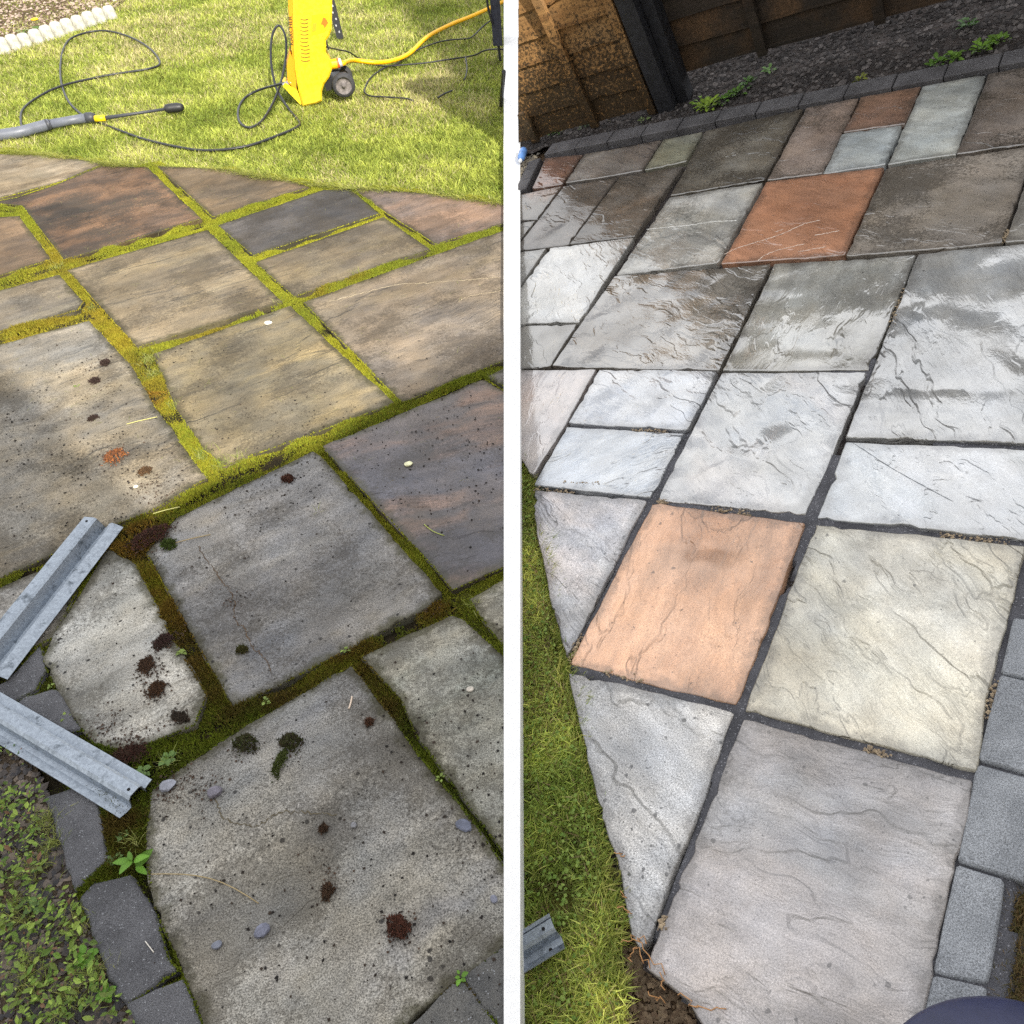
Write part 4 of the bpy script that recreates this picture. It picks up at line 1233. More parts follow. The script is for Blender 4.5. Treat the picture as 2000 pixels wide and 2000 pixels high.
# ================================================================== THINGS OF THE CLEAN SIDE
# ---- fence
def fence():
    a, b = RF.at(1000, 283), RF.at(1292, 209)
    ex = RF.A @ ((b - a) / np.linalg.norm(b - a))
    upw = -(C2W @ np.array([0.532, 0.459, 0.712]))
    upw = 0.65 * upw / np.linalg.norm(upw) + 0.35 * NRW
    upw -= ex * (ex @ upw)
    upw /= np.linalg.norm(upw)
    FF = Frame(RF.world(a), ex, np.cross(upw, ex), upw)
    ey = np.cross(upw, ex)
    def X(px, py, y=0.0, h=None):                # along-fence coordinate of a photograph point on the fence face
        p = FF.local(on_plane(px, py, FF.o + ey * y, ey))
        return p[0], p[2]
    mk = C2W @ np.array([FPX, 0, -13.0])          # the raked left end stops at the white gap strip
    def left_end(z):
        p, q = FF.world((0, 0, z)) - EYE, FF.A[:, 0]
        return -(mk @ p) / (mk @ q)
    def panel(name, label, x0, x1, y, z0, z1, mat, battens, rails, bh=0.128):
        t = thing(name, label, 'fence', FF, (0, 0, 0), group='fences along the bed')
        z = z0
        i = 0
        while z < z1 - 0.02:
            n = 12
            xs = np.linspace(max(x0, left_end(z + bh)), x1, n)
            lo = z - 0.012 + rng.normal(0, 0.004, n)
            v = []
            for k in range(n):
                xl = max(x0, left_end(z)) if k == 0 else xs[k]
                v += [(xl, y - 0.022, lo[k]), (xl, y - 0.010, lo[k]), (xs[k], y + 0.006, z + bh + 0.004), (xs[k], y - 0.004, z + bh + 0.004)]
            f = [(q * 4 + j, q * 4 + (j + 1) % 4, (q + 1) * 4 + (j + 1) % 4, (q + 1) * 4 + j) for q in range(n - 1) for j in range(4)]
            f += [(3, 2, 1, 0), tuple((n - 1) * 4 + j for j in range(4))]
            o = MB().add(v, [tuple(reversed(q)) for q in f]).build('board', mat, t)
            o['seed'] = float(rng.uniform(0, 40))
            z += bh
            i += 1
        for xb in battens:
            zt = z1
            while zt > z0 + 0.1 and left_end(zt) > xb - 0.03:
                zt -= 0.02
            o = MB().box(xb - 0.022, xb + 0.022, y - 0.052, y - 0.023, z0 - 0.02, zt, 0.003).build('batten', mat, t)
            o['seed'] = float(rng.uniform(0, 40))
        for xb in rails:
            o = MB().box(xb - 0.02, xb + 0.02, y - 0.06, y + 0.012, z0 - 0.02, z1, 0.003).build('frame_strip', mat, t)
            o['seed'] = float(rng.uniform(0, 40))
    x_r = X(1292, 209)[0]
    xb1 = X(1153, 206)[0]
    xb2 = X(1054, 271)[0]
    panel('lap_fence', 'honey brown lapped timber fence, speckled with algae near the ground', x_r - 1.83, x_r - 0.02, 0.0, 0.03, 1.33, M['wood'], [xb1, xb2], [x_r - 0.03])
    xp = X(1323, 180, 0.06)[0]
    panel('lap_fence', 'nearly black lapped timber fence right of the dark post', xp + 0.01, xp + 3.6, 0.12, 0.10, 1.33, M['darkwood'], [X(1500, 130, 0.1)[0], X(1726, 72, 0.1)[0]], [])
    def post(x0, x1, y0, y1, label):
        t = thing('fence_post', label, 'post', FF, (0, 0, 0), group='dark fence posts')
        MB().box(x0, x1, y0, y1, -0.1, 1.42, 0.006).build('shaft', M['postblack'], t)
        MB().prism([(x0 - 0.01, y0 - 0.01), (x1 + 0.01, y0 - 0.01), (x1 + 0.01, y1 + 0.01), (x0 - 0.01, y1 + 0.01)], 1.421, 1.445, 0.008).build('cap', M['postblack'], t)
    post(x_r + 0.003, x_r + 0.085, -0.06, 0.05, 'black square fence post beside the honey brown panel')
    xs = xp - 0.055
    post(max(xs, x_r + 0.088), max(xs, x_r + 0.088) + 0.055, 0.0, 0.09, 'narrow black post against the dark fence panel')
fence()

# ---- galvanised channels
def channel(frame, axis_px, w_px, prof, label, holes):
    """steel section lying on the ground; axis_px: the two ends of its left edge, w_px: a point of its right edge at the first end"""
    a, b = frame.at(*axis_px[0], 0.004), frame.at(*axis_px[1], 0.004)
    c = frame.at(*w_px, 0.004)
    e = (b - a) / np.linalg.norm(b - a)
    n = np.array([-e[1], e[0], 0])
    if (c - a) @ n < 0: n = -n
    W = (c - a) @ n
    L = np.linalg.norm(b - a)
    t = thing('steel_channel', label, 'channel', frame, a, 0, 'galvanised steel channels')
    th = 0.0024
    p = np.array([(u * W, h) for u, h in prof])
    d = np.gradient(p, axis=0)
    d /= np.linalg.norm(d, axis=1)[:, None]
    q = p + np.stack([-d[:, 1], d[:, 0]], 1) * th
    ring = np.concatenate([p, q[::-1]])
    k = len(ring)
    v = [e * s + n * u + np.array([0, 0, h]) for s in (0, L) for u, h in ring]
    f = [(j, (j + 1) % k, k + (j + 1) % k, k + j) for j in range(k)]
    m = len(p)
    for o, rev in ((0, False), (k, True)):
        for j in range(m - 1):
            fc = (o + j, o + j + 1, o + k - 2 - j, o + k - 1 - j)
            f.append(fc[::-1] if rev else fc)
    MB().add(v, f).build('profile', M['zinc'], t)
    dark = plain('bolt_hole', (0.006, 0.006, 0.007, 1), 0.9)
    for s, u, h in holes:
        cc = e * s + n * u * W
        ang = np.linspace(0, 2 * math.pi, 12, endpoint=False)
        vv = [cc + (e * math.cos(x) + n * math.sin(x)) * 0.004 + np.array([0, 0, h + th + 0.0006]) for x in ang]
        MB().add(vv, [tuple(range(12))]).build('bolt_hole', dark, t)
channel(LF, [(175, 1029), (-60, 1322)], (221, 1066), [(0, 0.040), (0.29, 0.041), (0.33, 0.038), (0.46, 0.004), (0.58, 0.003), (0.66, 0.022), (0.74, 0.026), (0.80, 0.023), (1.0, 0.012)], 'grey galvanised steel channel pointing at the broken pale slab', [(0.018, 0.16, 0.041)])
channel(LF, [(303, 1532), (-60, 1322)], (253, 1613), [(0, 0.020), (0.22, 0.016), (0.25, 0.006), (0.28, 0.033), (0.33, 0.036), (0.56, 0.036), (0.62, 0.030), (0.66, 0.006), (0.80, 0.005), (1.0, 0.010)], 'lower grey galvanised steel channel lying over the block edging', [(0.016, 0.47, 0.036)])
channel(RF, [(1082, 1793), (960, 1868)], (1092, 1866), [(0, 0.024), (0.10, 0.026), (0.16, 0.018), (0.20, 0.030), (0.46, 0.030), (0.52, 0.026), (0.58, 0.004), (0.80, 0.003), (1.0, 0.012)], 'galvanised steel channel lying on the green verge by the clean paving', [(0.022, 0.34, 0.030), (0.03, 0.78, 0.003)])

# ---- navy tub at the near corner
def lathe(prof, seg=48):
    m = MB()
    n = len(prof)
    a = np.linspace(0, 2 * math.pi, seg, endpoint=False)
    v = [(r * math.cos(x), r * math.sin(x), z) for r, z in prof for x in a]
    f = [(i * seg + j, i * seg + (j + 1) % seg, (i + 1) * seg + (j + 1) % seg, (i + 1) * seg + j) for i in range(n - 1) for j in range(seg)]
    return m.add(v, f)
def tub():
    h = 0.26
    c = RF.at(1985, 2250, h)
    r = np.linalg.norm(RF.at(1960, 1945, h) - c)
    t = thing('garden_tub', 'dark navy blue round lidded tub at the near right corner', 'tub', RF, (c[0], c[1], -0.03))
    navy = plain('navy_plastic', srgb(40, 44, 74), 0.42, nscale=30, amt=0.12, bump=0.0008)
    lathe([(0.0, 0.0), (r * 0.72, 0.0), (r * 0.76, 0.01), (r * 0.93, h), (r * 0.94, h + 0.004)]).build('body', navy, t, smooth=True)
    lathe([(r * 0.94, h - 0.004), (r * 0.985, h + 0.0), (r, h + 0.015), (r * 0.985, h + 0.032), (r * 0.95, h + 0.04), (r * 0.6, h + 0.056), (0.0, h + 0.062)]).build('lid', navy, t, smooth=True)
tub()

# ---- pale blue bottle in the far corner
def bottle():
    p = RF.at(1020, 302, 0.035)
    t = thing('water_bottle', 'pale blue plastic bottle lying on the corner gravel', 'bottle', RF, p, 0.35)
    blue = plain('blue_plastic', srgb(96, 140, 205), 0.25, spec=0.6)
    prof = [(0.0, -0.08), (0.03, -0.08), (0.034, -0.07), (0.034, -0.02), (0.031, -0.01), (0.034, 0.0), (0.034, 0.05), (0.028, 0.075), (0.013, 0.095), (0.013, 0.105)]
    o = lathe(prof, 20).build('body', blue, t, smooth=True)
    k = lathe([(0.0155, 0.098), (0.0155, 0.116), (0.013, 0.119), (0.0, 0.119)], 16).build('cap', plain('white_cap', (0.7, 0.72, 0.75, 1), 0.4), t, smooth=True)
    for q in (o, k):
        q.rotation_euler = (math.pi / 2, 0, 0)
        q.scale = (0.62, 0.62, 0.62)
bottle()

# ---- weeds, each leaf a mesh of its own
def leaf_mesh(L, w, col, fold=0.25, droop=0.3, name='leaf'):
    n = 6
    v, f, c = [], [], []
    for i in range(n + 1):
        t = i / n
        ww = w * math.sin(math.pi * min(1, t * 0.94 + 0.04)) ** 0.75 * (1 - 0.25 * t)
        z = L * (0.25 * t - droop * t * t)
        v += [(L * t, -ww, z + ww * fold), (L * t, 0, z), (L * t, ww, z + ww * fold)]
    for i in range(n):
        k = i * 3
        f += [(k, k + 3, k + 4), (k, k + 4, k + 1), (k + 1, k + 4, k + 5), (k + 1, k + 5, k + 2)]
    me = bpy.data.meshes.new(name)
    me.from_pydata(v, [], f)
    a = me.attributes.new('Col', 'FLOAT_COLOR', 'POINT')
    for i in range(len(v)):
        k = 1.25 if i % 3 == 1 else 1.0
        a.data[i].color = (col[0] * k, col[1] * k, col[2] * k, 1)
    me.polygons.foreach_set('use_smooth', [True] * len(me.polygons))
    me.materials.append(M['leaf'])
    return me
def weed(frame, px, py, n, L, w, col, label, group, rise=0.35, spread=1.0, z0=0.0):
    g = np.random.default_rng(int(px * 7 + py))
    t = thing('weed', label, 'weed', frame, frame.at(px, py, z0), g.uniform(0, 6.28), group)
    mes = [leaf_mesh(L, w, tuple(x * k for x in col), droop=g.uniform(0.15, 0.5)) for k in (0.8, 1.0, 1.25)]
    for i in range(n):
        o = bpy.data.objects.new('leaf', mes[i % 3])
        COL.objects.link(o)
        o.parent = t
        s = g.uniform(0.55, 1.1)
        o.scale = (s, s, s)
        o.rotation_euler = (g.normal(0, 0.15), -g.uniform(0.1, 0.9) * rise, i * 2.4 + g.normal(0, 0.25))
        rr = L * 0.5 * spread * g.uniform(0, 1)
        o.location = (rr * math.cos(i * 2.4), rr * math.sin(i * 2.4), g.uniform(0.0, L * 0.5 * rise * 2))
    return t
GRP = 'weeds in the mossy paving'
LG, MG, YG = (0.14, 0.30, 0.03), (0.12, 0.20, 0.05), (0.22, 0.30, 0.06)
weed(LF, 266, 1692, 6, 0.042, 0.011, LG, 'bright green weed with long pointed leaves between two block pavers', GRP, 0.6, 0.1)
for x, y, n, L, c, lab in [(355, 1274, 9, 0.013, YG, 'small pale green weed beside the rusty moss joint of the broken slab'),
                           (128, 1402, 8, 0.011, YG, 'tiny weed by the end of the small round block'),
                           (330, 1482, 12, 0.018, MG, 'leafy weed cluster at the end of the long green moss joint'),
                           (282, 1508, 9, 0.017, MG, 'weed with reddish stems at the tip of the lower steel channel'),
                           (518, 1372, 8, 0.014, YG, 'bright weed sprouting at the crossing below the cracked slab'),
                           (675, 1270, 5, 0.012, YG, 'small sprig in the joint left of the grey corner slab'),
                           (900, 1910, 6, 0.014, LG, 'four leaved seedling where the bottom right joints meet'),
                           (860, 1520, 5, 0.011, YG, 'sprig in the long mossy joint right of the big near slab'),
                           (240, 1632, 10, 0.014, MG, 'round leaved weed on the moss below the lower channel'),
                           (225, 1680, 12, 0.013, MG, 'weed cluster on the moss above the big dark block'),
                           (150, 755, 6, 0.011, YG, 'small weed standing on the left slab near the shadow edge'),
                           (100, 1340, 5, 0.010, YG, 'minute weed on the dark moss beside the pale broken slab'),
                           (172, 1870, 9, 0.020, LG, 'bright rosette weed in the planting bed beside the block edging'),
                           (205, 1945, 8, 0.018, LG, 'low weed at the bottom of the planting bed'),
                           (75, 1770, 9, 0.022, MG, 'broad leaved weed in the middle of the planting bed')]:
    weed(LF, x, y, n, L, L * 0.42, c, lab, GRP)
GRP2 = 'weeds in the fence bed'
for x, y, n, L, c, lab in [(1385, 212, 14, 0.050, (0.22, 0.32, 0.04), 'bright yellow green weed touching the edging blocks'),
                           (1372, 205, 10, 0.045, (0.18, 0.30, 0.04), 'bright weed just left of the brightest fence bed weed'),
                           (1412, 200, 10, 0.04, (0.10, 0.20, 0.03), 'green weed right of the brightest fence bed weed'),
                           (1440, 186, 12, 0.04, (0.09, 0.18, 0.03), 'leafy weed in the bed in front of the dark panel'),
                           (1462, 165, 10, 0.04, (0.07, 0.15, 0.03), 'dark green weed close under the dark panel'),
                           (1500, 142, 9, 0.035, (0.10, 0.20, 0.04), 'small weed at the foot of the thin fence batten'),
                           (1085, 262, 10, 0.04, (0.08, 0.16, 0.03), 'weed at the corner below the honey brown panel'),
                           (1145, 248, 9, 0.035, (0.08, 0.16, 0.03), 'weed under the honey brown panel batten'),
                           (1255, 238, 6, 0.03, (0.16, 0.22, 0.08), 'pale little weed near the black post foot'),
                           (1830, 128, 12, 0.038, (0.10, 0.20, 0.03), 'weed patch in front of the right hand edging blocks'),
                           (1865, 118, 11, 0.038, (0.12, 0.22, 0.03), 'weed patch near the right end of the edging'),
                           (1920, 98, 13, 0.042, (0.13, 0.24, 0.03), 'taller weed patch at the right end of the fence bed'),
                           (1950, 82, 12, 0.042, (0.12, 0.22, 0.03), 'rightmost weed in the fence bed'),
                           (1890, 52, 12, 0.04, (0.05, 0.12, 0.02), 'dark weed under the far right of the dark fence'),
                           (1680, 158, 6, 0.03, (0.18, 0.20, 0.04), 'yellowish weed behind the middle edging blocks')]:
    weed(RF, x, y, n * 2, L * 0.75, L * 0.27, c, lab, GRP2, 0.7, 2.4)

# ================================================================== THINGS OF THE MOSSY SIDE
# ---- pressure washer, its side towards us
def washer():
    p0 = LF.at(606, 206)
    up = np.array([-0.10, 0.02, 1.0])
    up /= np.linalg.norm(up)
    ex = np.array([0.99, 0.16, 0.0])
    ex -= up * (ex @ up)
    ex /= np.linalg.norm(ex)
    ey = np.cross(up, ex)
    WF = Frame(p0, ex, ey, up)
    t = thing('pressure_washer', 'yellow upright pressure washer standing on the sunny lawn', 'pressure washer', WF, (0, 0, 0))
    def S(px, py, y=0.0):
        q = WF.local(on_plane(px, py, WF.o + ey * y, ey))
        return q[0], q[2]
    ty = NT('yellow_plastic')
    P_ = ty.coord()
    cy = ty.mix(ty.rng(ty.noise(P_, 9, 4, 0.6), 0.35, 0.7), srgb(248, 216, 36, 0.9), srgb(238, 200, 30, 0.8))
    cy = ty.mix(ty.math('MULTIPLY', ty.rng(ty.noise(P_, 130, 4, 0.75), 0.60, 0.72), 0.55), cy, srgb(150, 112, 30))
    zz_ = ty.node('ShaderNodeSeparateXYZ')
    ty.put(zz_.inputs[0], P_)
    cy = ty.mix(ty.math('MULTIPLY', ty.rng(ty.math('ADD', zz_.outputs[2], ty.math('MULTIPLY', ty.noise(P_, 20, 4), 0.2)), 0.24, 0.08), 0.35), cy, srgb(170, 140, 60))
    ty.bsdf(Base_Color=cy, Roughness=ty.rng(ty.noise(P_, 40, 3), 0.3, 0.7, 0.32, 0.55))
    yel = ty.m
    yel_shaded = plain('shaded_yellow_plastic', srgb(226, 160, 20, 0.85), 0.45)  # shell yellow darkened to ochre, painting the shade on the front face
    blk = plain('black_plastic', (0.016, 0.016, 0.018, 1), 0.45)
    rub = plain('tyre_rubber', (0.035, 0.035, 0.038, 1), 0.75, nscale=60, amt=0.3)
    hubm = plain('dusty_grey_hub', srgb(112, 106, 104), 0.85, nscale=60, amt=0.35, bump=0.003)
    # side shell outline (photograph positions), extruded away from us with a rounded front edge
    out = [(592, 211), (583, 178), (577, 140), (574, 100), (573, 60), (572, 5), (573, -60), (600, -64), (640, -62), (649, -30), (649, 20), (648, 58), (643, 72), (637, 80), (637, 104), (643, 114), (648, 124), (648, 138), (643, 152), (633, 166), (629, 180), (629, 198), (620, 208), (605, 212)]
    P = np.array([S(*q) for q in out])[::-1]
    P = ccw(P)
    n = len(P)
    P[:, 1] = np.maximum(P[:, 1], 0.0)
    inn = inset(P, 0.012)
    full = P.copy()
    v = [(x, 0.0, z) for x, z in inn] + [(x, 0.012, z) for x, z in full] + [(x, 0.20, z) for x, z in full] + [(x, 0.215, z) for x, z in inn]
    f = [tuple(range(n)), tuple(range(3 * n, 4 * n))[::-1]]
    for k in range(3):
        f += [(k * n + j, (k + 1) * n + j, (k + 1) * n + (j + 1) % n, k * n + (j + 1) % n) for j in range(n)]
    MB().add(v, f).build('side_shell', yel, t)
    sm = inset(P, 0.030)
    si = inset(P, 0.0335)
    MB().add([(x, -0.0008, z) for x, z in sm] + [(x, -0.0008, z) for x, z in si], [(j, n + j, n + (j + 1) % n, (j + 1) % n) for j in range(n) if sm[j][1] > 0.09 and sm[(j + 1) % n][1] > 0.09]).build('moulded_seam', plain('seam_shadow', srgb(176, 140, 20), 0.6), t)
    # front strip, set back and turned, with the lettering
    fr = [(574, 140), (570, 100), (566, 60), (563, 5), (563, -55), (575, -58), (576, 140)]
    Q = ccw(np.array([S(a, b, 0.03) for a, b in fr]))
    v = [(x, 0.03, z) for x, z in Q] + [(x, 0.19, z) for x, z in Q]
    k = len(Q)
    MB().add(v, [tuple(range(k)), tuple(range(k, 2 * k))[::-1]] + [(j, k + j, k + (j + 1) % k, (j + 1) % k) for j in range(k)]).build('front_strip', yel_shaded, t)
    lo = [S(587, 205, 0.03), S(552, 168, 0.03), S(557, 162, 0.03), S(580, 176, 0.03), S(592, 200, 0.03)]
    Q = ccw(np.array(lo))
    k = len(Q)
    v = [(x, 0.028, z) for x, z in Q] + [(x, 0.19, z) for x, z in Q]
    MB().add(v, [tuple(range(k)), tuple(range(k, 2 * k))[::-1]] + [(j, k + j, k + (j + 1) % k, (j + 1) % k) for j in range(k)]).build('front_foot', yel, t)
    # lower front, where the outlet sits
    lf = [S(579, 178, 0.032), S(562, 160, 0.032), S(560, 128, 0.032), S(566, 100, 0.032), S(578, 130, 0.032)]
    Q = ccw(np.array(lf))
    k = len(Q)
    v = [(x, 0.034, z) for x, z in Q] + [(x, 0.185, z) for x, z in Q]
    MB().add(v, [tuple(range(k)), tuple(range(k, 2 * k))[::-1]] + [(j, k + j, k + (j + 1) % k, (j + 1) % k) for j in range(k)]).build('front_cover', yel_shaded, t)
    # lettering on the front strip, reading upwards
    fc = bpy.data.curves.new('lettering', 'FONT')
    fc.body = 'K\u00c4RCHER'
    fc.size = 0.036
    fc.extrude = 0.0005
    fo = bpy.data.objects.new('lettering', fc)
    COL.objects.link(fo)
    fc.materials.append(blk)
    a0, b0 = S(574.5, 88, 0.03), S(570.5, 5, 0.03)
    ang = math.atan2(b0[1] - a0[1], b0[0] - a0[0])
    lm = bpy.data.meshes.new_from_object(fo)
    bpy.data.objects.remove(fo)
    fo = bpy.data.objects.new('lettering', lm)
    COL.objects.link(fo)
    fo.parent = t
    fo.matrix_basis = Matrix.Translation((a0[0] - 0.006, 0.0275, a0[1])) @ Matrix.Rotation(math.pi / 2, 4, 'X') @ Matrix.Rotation(ang, 4, 'Z')
    # louvre slots
    for i in range(12):
        yy = 37 + i * 7.35
        xs = 587 if i < 8 else 588
        q = [S(xs - 0.5 + (16 + (1.5 if i > 6 else 0)) * s, yy + 2.0 * math.sin(math.pi * s)) for s in np.linspace(0, 1, 7)]
        m = MB()
        v = []
        for x, z in q:
            v += [(x, -0.0016, z - 0.0028), (x, -0.0016, z + 0.0028), (x, 0.002, z + 0.0028), (x, 0.002, z - 0.0028)]
        m.add(v, [(j * 4 + c, j * 4 + (c + 1) % 4, j * 4 + 4 + (c + 1) % 4, j * 4 + 4 + c) for j in range(6) for c in range(4)] + [(0, 1, 2, 3), (27, 26, 25, 24)])
        m.build('louvre', plain('louvre_shadow_gap', srgb(120, 92, 10), 0.7) if i == 0 else bpy.data.materials['louvre_shadow_gap'], t)
    lab = plain('label_amber', srgb(246, 190, 20, 0.9), 0.4)
    q = [S(*c) for c in ((608, 70), (609, 30), (640, 26), (640, 52), (634, 63), (618, 67))]
    q = ccw(np.array(q))
    pn = MB()
    k = len(q)
    pn.add([(x, -0.0015, z) for x, z in q] + [(x, 0.003, z) for x, z in q], [tuple(range(k))] + [(j, k + j, k + (j + 1) % k, (j + 1) % k) for j in range(k)])
    lp = pn.build('label_panel', lab, t)
    q = ccw(np.array([S(*c) for c in ((627, 47), (631, 34), (636, 36), (641, 44), (634, 55), (632, 49))]))
    MB().add([(x, -0.0028, z) for x, z in q] + [(x, -0.0014, z) for x, z in q], [tuple(range(len(q)))] + [(j, len(q) + j, len(q) + (j + 1) % len(q), (j + 1) % len(q)) for j in range(len(q))]).build('warning_mark', plain('warning_orange', srgb(236, 110, 20), 0.5), lp)
    q = ccw(np.array([S(*c) for c in ((609, 62), (611, 46), (619, 44), (617, 60))]))
    MB().add([(x, -0.0028, z) for x, z in q] + [(x, -0.0014, z) for x, z in q], [tuple(range(len(q)))] + [(j, len(q) + j, len(q) + (j + 1) % len(q), (j + 1) % len(q)) for j in range(len(q))]).build('warning_mark', plain('warning_amber', srgb(232, 160, 20), 0.5), lp)
    # wheels
    cx, cz = S(676, 172, -0.03)
    rr = abs(S(699, 172, -0.03)[0] - cx)
    cz = rr
    def wheel(y):
        o = lathe([(rr * 0.70, -0.028), (rr * 0.93, -0.026), (rr, -0.012), (rr, 0.012), (rr * 0.93, 0.026), (rr * 0.7, 0.028)], 32)
        w = o.build('wheel', rub, t, smooth=True)
        w.rotation_euler = (math.pi / 2, 0, 0)
        w.location = (cx - 0.01, y, cz)
        lathe([(0.0, -0.026), (rr * 0.2, -0.026), (rr * 0.24, -0.016), (rr * 0.6, -0.012), (rr * 0.66, -0.024), (rr * 0.715, -0.026)][::-1], 32).build('hub', hubm, w, smooth=True)
        h2 = lathe([(0.0, 0.03), (rr * 0.14, 0.03), (rr * 0.16, 0.012), (rr * 0.62, 0.012), (rr * 0.715, 0.026)][::-1], 32).build('hub_cap', hubm, w, smooth=True)
        return w
    wheel(-0.0)
    wheel(0.22)
    MB().tube([(cx - 0.01, -0.01, cz), (cx - 0.01, 0.23, cz)], 0.012, 10).build('axle', blk, t)
    MB().box(cx - 0.13, cx - 0.01, 0.03, 0.18, cz - 0.02, cz + 0.05, 0.006).build('wheel_bracket', blk, t)
    # outlet and inlet
    a = S(569, 158, 0.06)
    g = MB().tube([(a[0] + 0.02, 0.06, a[1]), (a[0] - 0.012, 0.055, a[1] - 0.003)], 0.022, 18)
    ot = g.build('outlet_collar', plain('white_collar', srgb(222, 222, 226), 0.45), t, smooth=False)
    MB().tube([(a[0] - 0.012, 0.055, a[1] - 0.003), (a[0] - 0.06, 0.045, a[1] - 0.012)], [0.014, 0.012], 14).build('outlet_nut', plain('grey_plastic', srgb(120, 122, 130), 0.5), ot)
    a = S(645, 127, 0.05)
    il = MB().tube([(a[0] - 0.03, 0.05, a[1] + 0.004), (a[0] + 0.045, 0.05, a[1])], 0.030, 18).build('inlet', plain('amber_coupling', srgb(250, 186, 10), 0.45), t)
    MB().tube([(a[0] + 0.045, 0.05, a[1]), (a[0] + 0.058, 0.05, a[1])], 0.029, 18).build('coupling_ring', plain('coupling_orange', srgb(226, 96, 40), 0.5), il)
    MB().tube([(a[0] + 0.058, 0.05, a[1]), (a[0] + 0.076, 0.05, a[1] + 0.002)], 0.026, 18).build('coupling_clip', plain('coupling_grey', srgb(190, 186, 190), 0.5), il)
    # dark recess in the back where the flex leaves
    a, b = S(637, 82), S(637, 100)
    MB().box(a[0] - 0.004, a[0] + 0.006, 0.02, 0.14, b[1], a[1], 0.002).build('flex_outlet', blk, t)
    # top handle, above the picture
    a, b = S(588, -60), S(634, -60)
    MB().tube(smooth_path([(a[0], 0.1, a[1] - 0.01), (a[0] + 0.01, 0.1, a[1] + 0.09), ((a[0] + b[0]) / 2, 0.1, a[1] + 0.12), (b[0] - 0.01, 0.1, a[1] + 0.09), (b[0], 0.1, a[1] - 0.01)], 6), 0.014, 10).build('top_handle', blk, t, smooth=True)
    return WF, S
WF, WS = washer()

rubber = plain('black_hose_rubber', (0.016, 0.017, 0.020, 1), 0.42, nscale=25, amt=0.3)
def px_path(frame, pts, step=8):
    return smooth_path([frame.at(x, y, h) for x, y, h in pts], step)
def hose():
    p = [(556, 162, .13), (540, 166, .10), (508, 175, .045), (480, 190, .02), (466, 212, .016), (468, 238, .016), (488, 249, .016), (515, 232, .02), (542, 181, .07), (557, 122, .17), (558, 74, .28), (545, 50, .33), (532, 68, .29), (529, 114, .18), (536, 160, .08), (547, 187, .03), (563, 211, .012), (580, 232, .004), (584, 245, .010), (547, 263, .014), (480, 286, .016), (403, 294, .016), (341, 286, .016), (279, 271, .016), (237, 256, .014), (208, 245, .010), (180, 235, .012), (157, 222, .016), (131, 193, .016), (118, 149, .018), (123, 98, .018), (144, 72, .02), (196, 60, .02), (245, 69, .018), (289, 92, .018), (312, 121, .018), (292, 134, .018), (211, 147, .016), (123, 167, .024), (72, 191, .016), (44, 215, .016), (41, 240, .018), (46, 250, .02)]
    p = [(x, y, h - 0.009 if h < 0.026 else h) for x, y, h in p]
    tag(MB().tube(px_path(LF, p, 8), 0.0078, 10).build('pressure_hose', rubber, frame=LF, smooth=True), 'black high pressure hose looped over the sunny lawn', 'hose')
hose()
def lance():
    a = LF.at(20, 262, 0.035)
    t = thing('spray_lance', 'grey and black spray gun with yellow ring lying on the lawn', 'spray lance', LF, a)
    gry = plain('lance_grey', srgb(100, 104, 114), 0.45, nscale=14, amt=0.15)
    dkg = plain('lance_dark_grey', srgb(58, 60, 66), 0.5)
    def q(x, y, h=0.035):
        return LF.at(x, y, h) - a
    MB().tube(smooth_path([q(-40, 270), q(0, 264), q(40, 258), (q(70, 250)), q(96, 243)], 6), np.linspace(0.034, 0.034, 25), 14).build('grip', gry, t, smooth=True)
    MB().tube([q(90, 244.5), q(99, 242.5)], [0.036, 0.031], 14).build('grip_collar', dkg, t, smooth=True)
    MB().tube([q(97, 243), q(140, 235), q(168, 231)], [0.028, 0.027, 0.029], 14).build('barrel', gry, t, smooth=True)
    MB().tube([q(168, 231), q(180, 229.5), q(186, 229)], [0.033, 0.033, 0.024], 14).build('barrel_ring', dkg, t, smooth=True)
    MB().tube([q(186, 232), q(206, 230.5)], [0.020, 0.018], 12).build('yellow_ring', plain('lance_yellow', srgb(240, 208, 20), 0.45), t, smooth=True)
    MB().tube([q(206, 230.5), q(260, 222.5), q(323, 213)], [0.013, 0.0095, 0.009], 12).build('wand', dkg, t, smooth=True)
    MB().tube([q(321, 213.4), q(325, 212.6), q(331, 211.5), q(346, 210), q(354, 209.3), q(358, 209)], [0.012, 0.026, 0.028, 0.029, 0.024, 0.016], 14).build('nozzle', plain('nozzle_black', (0.02, 0.02, 0.022, 1), 0.5), t, smooth=True)
lance()
def yellow_hose():
    x, z = WS(655, 127, 0.05)
    st = WF.world((x + 0.05, 0.05, z))
    p = [st] + [LF.at(a, b, h) for a, b, h in ((690, 118, .11), (735, 122, .07), (768, 118, .04), (800, 104, .022), (835, 72, .02), (880, 48, .02), (925, 30, .02), (990, 0, .02))]
    tag(MB().tube(smooth_path(p, 8), 0.0145, 12).build('water_hose', plain('yellow_hose', srgb(250, 184, 10), 0.45, nscale=30, amt=0.1), frame=LF, smooth=True), 'thick amber yellow water hose running from the washer across the lawn', 'hose')
yellow_hose()
